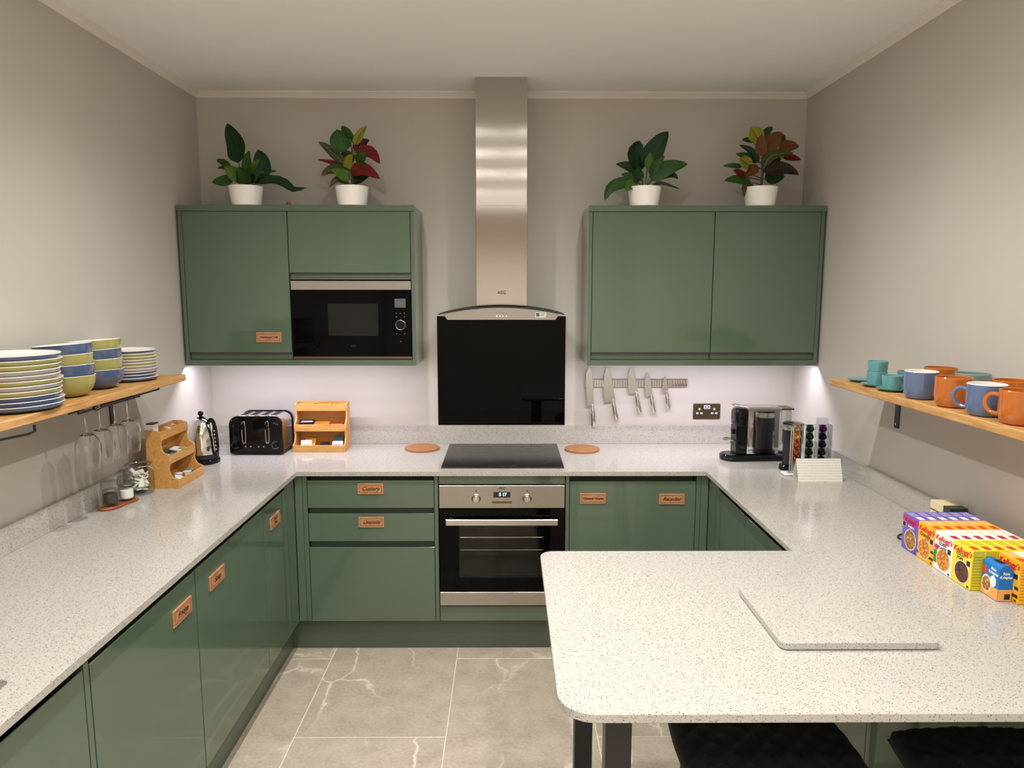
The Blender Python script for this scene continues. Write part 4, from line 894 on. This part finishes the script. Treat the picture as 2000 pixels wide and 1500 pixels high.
# ------------------------------------------------------------------ cereal boxes
CW,CH,CD=.0872,.118,.0352
def disc(g,cx,cz,rx,rz,y,mi,n=28):
    """ellipse on the front face; x right, z up, printed at local y (front at -y)"""
    g.poly([(cx+rx*math.cos(2*math.pi*i/n),cz+rz*math.sin(2*math.pi*i/n)) for i in range(n)],0,.0002,M=T((0,y,0))@FACE_Y,mi=mi)
def cereal_mesh(kind):
    """front faces -y; origin centre of front bottom edge; depth +y"""
    g=G(); w=CW/2
    spec=dict(
     purple=('print_purple','print_purple','print_white','bits_multi','print_white'),
     amber=('print_amber','print_amber','print_redlabel','bits_flake','print_red'),
     white=('print_white','print_white','print_crimson','bits_flake','print_red'),
     yellow=('print_yellow','print_olive','print_redlabel','bits_choc','print_red'))[kind]
    mats=list(spec)+['print_black','print_cream','print_brown','print_green','print_magenta','print_linegreen']
    g.box(-w+.0004,w-.0004,0,CD-.0006,.0003,CH,bev=.0012,seg=1,mi=0)
    # side panel facing +x with small print lines, top label
    g.box(w-.0006,w-.0003,.002,CD-.0026,.002,CH-.002,mi=1)
    for i in range(11): g.box(w-.0004,w-.0002,.004,CD-.006,.012+.0085*i,.0145+.0085*i,mi=10 if kind in('yellow','amber') else 6)
    g.box(w-.034,w-.006,.007,CD-.010,CH-.0001,CH+.0003,mi=2)
    for i in range(3): g.box(-w+.008,w-.042,.006+.008*i,.0085+.008*i,CH-.0001,CH+.0002,mi=10 if kind=='yellow' else 6)
    y=-.0001
    M_=lambda x,z,r=0: T((x,-.0003,z))@FACE_Y@RZ(r)
    if kind=='purple': g.box(-w+.0006,w-.0006,-.0003,0,CH-.030,CH-.006,mi=9); g.text("Kellogg's",.018,M_(0,CH-.018),5,shear=.3); g.text('fruit n\nfibre',.0125,M_(.004,.076),4,offset=.0003)
    else: g.text("Kellogg's",.0225,M_(0,CH-.017,.03),4,shear=.35,offset=.0006)
    if kind=='amber':
        g.text('Crunchy',.0155,M_(-.006,.083),7,shear=.2,offset=.0004); g.text('NUT',.009,M_(.004,.072),7,offset=.0002)
        for z0 in (.038,.016): g.box(-w+.001,w-.001,-.0002,0,z0,z0+.009,mi=7)
    if kind=='white':
        g.text('CORN\nFLAKES',.0125,M_(-.004,.079),5,offset=.0003); g.box(-w+.001,-w+.016,-.0002,0,.020,.060,mi=8); disc(g,-w+.012,.070,.010,.009,y-.0001,9,16)
    if kind=='yellow': g.text('COCO\nPOPS',.0115,M_(-.008,.082),7,offset=.0003)
    cx=.004 if kind!='amber' else -.006
    disc(g,cx,.040,.0335,.034,y-.0002,6); disc(g,cx,.040,.0300,.0305,y-.0005,3)
    sx=w-.014 if kind!='purple' else -w+.010
    sz=.074 if kind!='purple' else .083
    g.box(sx-.009,sx+.009,-.0003,0,sz-.009,sz+.009,mi=6); g.box(sx-.0075,sx+.0075,-.0005,0,sz-.0075,sz+.0075,mi=5)
    g.box(w-.014,w-.006,-.0003,0,.004,.010,mi=5)
    return g,mats
cer={}
KN=dict(purple='purple cereal box',amber='amber cereal box',white='white cornflakes box',yellow='yellow cereal box')
ONES=['front','second','third','fourth','fifth','rearmost']
def cereal(kind,y_c,x0,count,where,start=0):
    for i in range(count):
        if kind not in cer:
            g,mats=cereal_mesh(kind); o=g.build('cereal_box',mats,smooth=False); cer[kind]=o.data
        else: o=inst(cer[kind],'cereal_box')
        o.location=(x0+CD*i,y_c,ZW+.0003); o.rotation_euler=(0,0,-math.pi/2)
        tag(o,'%s, %s from the front in %s'%(KN[kind],ONES[i] if i else 'first',where),'cereal box','cereal boxes in rows on the right worktop')
X0=1.334; Y0=-1.602
cereal('purple',Y0-CW*.5,X0,6,'the purple row farthest from the camera')
cereal('amber',Y0-CW*1.5,X0,6,'the amber row next to the purple row')
cereal('white',Y0-CW*2.5,X0,6,'the white row of cereals')
cereal('yellow',Y0-CW*3.5,X0,6,'the yellow row of cereals')
cereal('amber',Y0-CW*4.5-.003,1.4045,1,'the mixed row behind the blue carton')
cereal('white',Y0-CW*4.5-.003,1.4045+CD,4,'the mixed row, behind the amber box')
b_=thing('snack_carton','small blue and orange cereal carton standing before the cereal rows','cereal box',(1.3632,-1.987,ZW+.0003),-math.pi/2)
# front (-y local) faces -X ; side (+x local) faces -Y of the room
g=G(); w=.0345; dpt=.039
g.poly([(0,0),(dpt,0),(dpt,.086),(dpt*.72,.102),(dpt*.28,.102),(0,.092)],-w,w,M=Matrix(((0,0,1,0),(1,0,0,0),(0,1,0,0),(0,0,0,1))),bev=.0008,mi=0)
g.build('carton','print_blue',b_)
g=G(); g.box(-w+.0005,w-.0005,-.0004,0,.002,.034,mi=0); g.box(w,w+.0004,.001,dpt-.001,.002,.034,mi=0); g.build('orange_band','print_peach',b_)
g=G(); disc(g,-.012,.034,.020,.026,-.0005,0); disc(g,-.012,.034,.016,.020,-.0009,1); disc(g,.014,.050,.012,.016,-.0012,2); g.box(-w+.001,-w+.02,-.0006,0,.06,.082,mi=3); g.build('bowl_print',['print_cream','bits_multi','print_white','print_redlabel'],b_,smooth=False)
g=G(); g.text('Rice\nKrispies',.0115,T((.012,-.0004,.078))@FACE_Y,0,offset=.0003); g.text('Rice\nKrispies',.0105,T((w+.0004,dpt*.5,.074))@FACE_X(),0,offset=.0003); g.box(w,w+.0005,.018,.034,.006,.022,mi=1); g.build('lettering',['print_white','print_black'],b_,smooth=False)
g=G(); g.poly([(-.012,dpt*.32),(.018,dpt*.32),(.018,dpt*.68),(-.012,dpt*.68)],.1021,.1026); g.build('top_slot','dark_hole',b_)
o=G().box(-.03,.03,-.055,.055,0,.115,bev=.001,seg=1).box(-.0303,.0303,.018,.0553,.078,.1153,mi=1).box(-.0304,.0304,-.0553,.0553,.082,.086,mi=2).build('tea_carton',['print_cream','print_dkgreen','print_brown'],loc=(1.545,-1.505,ZW+.0003)); tag(o,'cream and dark green carton against the right wall behind the cereal','carton')
o.rotation_euler=(0,0,math.pi)
o=G().tube(smooth_pts([(.0,.0,.003),(-.02,.03,.003),(-.005,.06,.004),(.03,.07,.006),(.035,.03,.004)]),.003,6).box(-.010,.012,-.016,.004,.0,.012,bev=.003).build('cable','black_satin',loc=(1.385,-1.565,ZW+.0003)); tag(o,'short black cable lying behind the purple cereal boxes','cable')

# ------------------------------------------------------------------ plants on the wall cabinets
ZP=2.1645
def leaf(parent,pts,wid,m,rnd,name='leaf',dy=0.,fold=.25,twist=0.):
    c=smooth_pts(pts,max(2,9//(len(pts)-1))); n=len(c); g=G(); t=bmesh.new(); uv=t.loops.layers.uv.new('UVMap'); rows=[]
    view=Vector((math.sin(twist),-math.cos(twist),.18)).normalized()
    for i,p in enumerate(c):
        k=i/(n-1); d=(c[min(i+1,n-1)]-c[max(i-1,0)]).normalized(); s=d.cross(view); s=s.normalized() if s.length>1e-4 else Vector((1,0,0)); nn=s.cross(d).normalized()
        hw=wid*.5*max(.02,(k**.62)*(max(0,1-k)**.98)/.345); wav=.06*wid*math.sin(k*9+rnd.random())
        rows.append([t.verts.new(p+s*hw*a+nn*(abs(a)*hw*fold+wav*a*a)) for a in (-1,-.5,0,.5,1)])
    for i in range(n-1):
        for q in range(4):
            f=t.faces.new((rows[i][q],rows[i][q+1],rows[i+1][q+1],rows[i+1][q]))
            for lp,(a,b) in zip(f.loops,((q,i),(q+1,i),(q+1,i+1),(q,i+1))): lp[uv].uv=(a/4,b/(n-1))
    r=bmesh.ops.solidify(t,geom=list(t.faces),thickness=.0006)
    return g.add(t).build(name,m,parent,angle=1.2)
def plant(label,x,y,leaves,org,sc,stemtop,stemm,seed):
    p=thing('potted_plant',label,'plant',(x,y,ZP),0,'potted plants on the wall cabinets'); rnd=random.Random(seed)
    G().lathe([(0,0),(.068,0),(.070,.002),(.0815,.092),(.081,.094),(.078,.094),(.075,.075),(0,.075)],40).build('pot','pot_white',p)
    G().lathe([(0,.079),(.074,.076),(.0755,.0765)],28).build('soil','soil',p)
    zt=.09
    if stemtop: G().tube([(0,0,.07),(.004,0,.09+stemtop*.5),(0,.0,.09+stemtop)],.006,8).build('stem',stemm,p)
    for k,lf in enumerate(leaves):
        pts,wd,m=lf[0],lf[1],lf[2]; n=len(pts)
        d=lf[3] if len(lf)>3 else rnd.uniform(-.045,.02)
        P3=[]
        for i,(u,v) in enumerate(pts):
            f=i/(n-1); P3.append(Vector(((u-org[0])*sc, d*(.25+.75*f), zt+(org[1]-v)*sc)))
        if n==2:
            mid=(P3[0]+P3[1])/2; nrm=Vector((-(P3[1]-P3[0]).z,0,(P3[1]-P3[0]).x)); mid+=nrm*rnd.uniform(-.08,.08)+Vector((0,-.012,0)); P3=[P3[0],mid,P3[1]]
        leaf(p,P3,wd*sc*1.28,m,rnd,twist=rnd.uniform(-.35,.35))
        if not stemtop or k%1==0:
            b=P3[0]; s0=Vector((b.x*.25,b.y*.3,.078)) if not stemtop else Vector((0.002,0,max(.085,min(.09+stemtop,b.z-.012))))
            if (b-s0).length>.006: G().tube([s0,(s0+b)/2+Vector((0,0,.004)),b+(P3[1]-b)*.12],.0022,6).build('petiole','stem_green' if not stemtop else stemm,p)
    return p
S1=.00254/8.335; S3=.00252/8.82
D_,Gn,Lt,Rd,Mr,Yl,Or_,Sp,Pu='leaf_dark','leaf_green','leaf_light','leaf_red','leaf_maroon','leaf_yellow','leaf_orange','leaf_speck','leaf_purple'
plant('green long-leaved plant in white pot, leftmost on the wall cabinets',-1.265,-.262,[
 ([(500,720),(470,420),(340,100)],265,D_,.01),([(720,1040),(850,760),(790,495)],250,D_,.03),([(640,920),(670,720),(740,555)],130,Gn),([(700,860),(900,690)],85,Lt,-.05),
 ([(800,880),(940,845),(1085,830)],55,Gn,.03),([(760,1050),(1030,985),(1250,1040),(1400,1150),(1610,1115)],120,D_,-.03),([(370,810),(250,710),(120,660)],90,Gn,.02),([(350,815),(120,790)],45,D_,.03),
 ([(530,990),(430,880),(320,800)],170,Lt,-.04),([(420,960),(250,1010),(80,1030)],140,Gn,-.02),([(630,1070),(610,940),(560,800)],200,Gn,-.05),([(560,1060),(720,960),(760,900)],120,D_,-.02)],(600,1105),S1,0,None,1)
plant('croton with red and yellow leaves in white pot, above the microwave',-.742,-.262,[
 ([(600,420),(520,270),(440,150)],130,Gn,.02),([(500,570),(430,400),(400,240)],270,Gn,-.03),([(620,430),(700,310),(740,190)],110,D_,.03),([(665,460),(740,320),(862,170)],120,Yl,-.01),
 ([(400,400),(240,315)],65,D_,.03),([(480,770),(300,580),(90,425)],130,Sp,-.02),([(660,570),(760,460),(890,380)],140,Mr,.0),([(680,600),(900,580),(1070,770)],165,Rd,-.03),
 ([(500,850),(340,750),(40,685)],65,Rd,.0),([(525,835),(580,720),(665,635)],120,Yl,-.06),([(690,745),(840,600)],165,Gn,-.02),([(560,890),(320,840),(120,950)],150,Sp,-.02),
 ([(570,1000),(460,930),(320,885)],145,Lt,-.06),([(590,910),(800,850),(1070,1010)],175,Rd,-.04),([(550,1075),(380,1000),(250,1140)],95,Sp,-.03),([(600,1065),(730,970),(860,950)],150,D_,.01),([(600,760),(520,640),(440,560)],170,D_,.01)],(590,1130),S1,.13,'stem_brown',2)
plant('green broad-leaved plant in white pot, right of the hood',.705,-.262,[
 ([(840,790),(960,470),(1190,160)],290,D_,.01),([(740,810),(640,540),(720,300)],280,D_,.03),([(830,790),(850,650),(860,530)],115,Lt,-.03),([(880,890),(980,720),(1110,590)],125,Gn,-.03),
 ([(890,960),(1150,790),(1520,720)],220,Gn,-.02),([(900,980),(1230,880),(1380,960)],100,D_,.0),([(930,1100),(1060,1040),(1400,1155)],55,D_,-.04),([(720,910),(560,760),(300,705)],150,D_,.01),
 ([(700,1000),(560,920),(380,890)],110,Gn,-.01),([(700,1020),(380,1040),(180,1150),(100,1340)],165,Gn,-.03),([(610,1030),(520,1090),(440,1200)],140,Lt,-.06),([(740,990),(660,860),(640,760)],150,D_,-.01)],(800,1115),S3,0,None,3)
plant('croton with orange and lime leaves in white pot, rightmost on the wall cabinets',1.283,-.262,[
 ([(670,370),(610,250),(540,140)],200,Yl,.0),([(740,290),(820,200),(915,130)],95,Gn,.02),([(590,360),(420,335)],75,D_,.02),([(735,600),(700,440),(690,270)],150,Or_,-.02),([(755,580),(860,400),(1030,230)],230,Or_,-.01),
 ([(980,410),(1040,310),(1080,225)],160,Gn,.03),([(1000,490),(1160,440),(1330,450)],160,Or_,.0),([(690,690),(560,520),(360,425)],95,D_,.0),([(690,690),(520,600),(330,550)],105,Gn,.02),
 ([(755,770),(880,600),(1200,570)],120,Sp,-.04),([(1080,620),(1230,610),(1400,645)],95,Rd,.02),([(550,760),(440,690),(350,640)],160,Yl,-.02),([(420,760),(130,740)],70,Gn,.02),
 ([(570,910),(530,820),(480,760)],190,Or_,-.05),([(490,940),(370,870),(260,830)],100,Rd,-.02),([(570,1020),(350,970),(120,990)],120,Gn,-.02),([(755,840),(1040,800),(1310,905)],185,Pu,-.03),
 ([(790,950),(950,930),(1110,920)],185,D_,-.01),([(620,1090),(450,1090),(430,1270)],85,Sp,-.04),([(760,720),(900,680),(1050,640)],140,Pu,.0)],(745,1105),S1,.15,'stem_brown',4)
tag(G().lathe([(0,0),(.008,.001),(.0125,.008),(.0125,.014),(.009,.020),(.004,.0225),(0,.021)],14).build('cone_ornament','brown_wood',loc=(-1.06,-.255,ZP+.0003)),'tiny dark brown round ornament on the left wall cabinet top','ornament')

# ------------------------------------------------------------------ peninsula leg and stools
pl=thing('peninsula_leg','black rectangular steel leg frame holding up the peninsula','table leg',(.269,-2.07,0))
for y in (.33,-.33): G().box(-.0285,.0285,y-.025,y+.025,.008,ZW0-.002-.012,bev=.002).build('post','black_satin',pl)
G().box(-.0285,.0285,-.355,.355,ZW0-.0135,ZW0-.001,bev=.001,seg=1).build('top_bar','black_satin',pl); G().box(-.0285,.0285,-.355,.355,0,.008,bev=.001,seg=1).build('foot_bar','black_satin',pl)
def quilt(w,d,th,n=44):
    t=bmesh.new(); uv=None; vs=[]
    for i in range(n+1):
        row=[]
        for k in range(n+1):
            a=-1+2*i/n; b=-1+2*k/n
            # rounded square outline
            x=a*math.sqrt(1-.16*b*b)*w/2*1.04; y=b*math.sqrt(1-.16*a*a)*d/2*1.04
            q1=abs(math.sin((x+y*1.0)*math.pi/.072)); q2=abs(math.sin((x-y*1.0)*math.pi/.072))
            e=max(abs(a),abs(b)); edge=1-max(0,(e-.80)/.20)**2.2
            row.append(t.verts.new((x,y,th*(.35+.65*math.sqrt(max(0,edge)))+.009*min(q1,q2)**.6*edge-.006)))
        vs.append(row)
    for i in range(n):
        for k in range(n): t.faces.new((vs[i][k],vs[i+1][k],vs[i+1][k+1],vs[i][k+1]))
    # skirt and bottom
    rim=[vs[i][0] for i in range(n+1)]+[vs[n][k] for k in range(1,n+1)]+[vs[i][n] for i in range(n-1,-1,-1)]+[vs[0][k] for k in range(n-1,0,-1)]
    low=[t.verts.new((v.co.x*.97,v.co.y*.97,0)) for v in rim]
    for i in range(len(rim)): t.faces.new((rim[i],low[i],low[(i+1)%len(rim)],rim[(i+1)%len(rim)]))
    t.faces.new(low)
    bmesh.ops.recalc_face_normals(t,faces=list(t.faces)); return t
def stool(label,x,y,rz):
    s=thing('bar_stool',label,'stool',(x,y,0),rz,'black quilted stools at the peninsula')
    G().add(quilt(.425,.43,.055)).build('seat','stool_velvet',s,loc=(0,0,.605),angle=2.)
    G().box(-.17,.17,-.17,.17,.585,.606,bev=.004).build('seat_base','black_matt',s)
    for sx in (-1,1):
        for sy in (-1,1): G().tube([(sx*.15,sy*.15,.59),(sx*.19,sy*.19,0.0)],.012,10).build('leg','black_satin',s)
    G().tube([(-.177,-.177,.19),(.177,-.177,.19),(.177,.177,.19),(-.177,.177,.19)],.008,8,closed=True).build('foot_ring','black_satin',s)
    return s
s1=stool('black quilted bar stool tucked under the middle of the peninsula',.665,-2.245,0)
s2=copy_tree(s1); s2.location=(1.198,-2.39,0); s2['label']='black bar stool under the peninsula at the right photo edge'
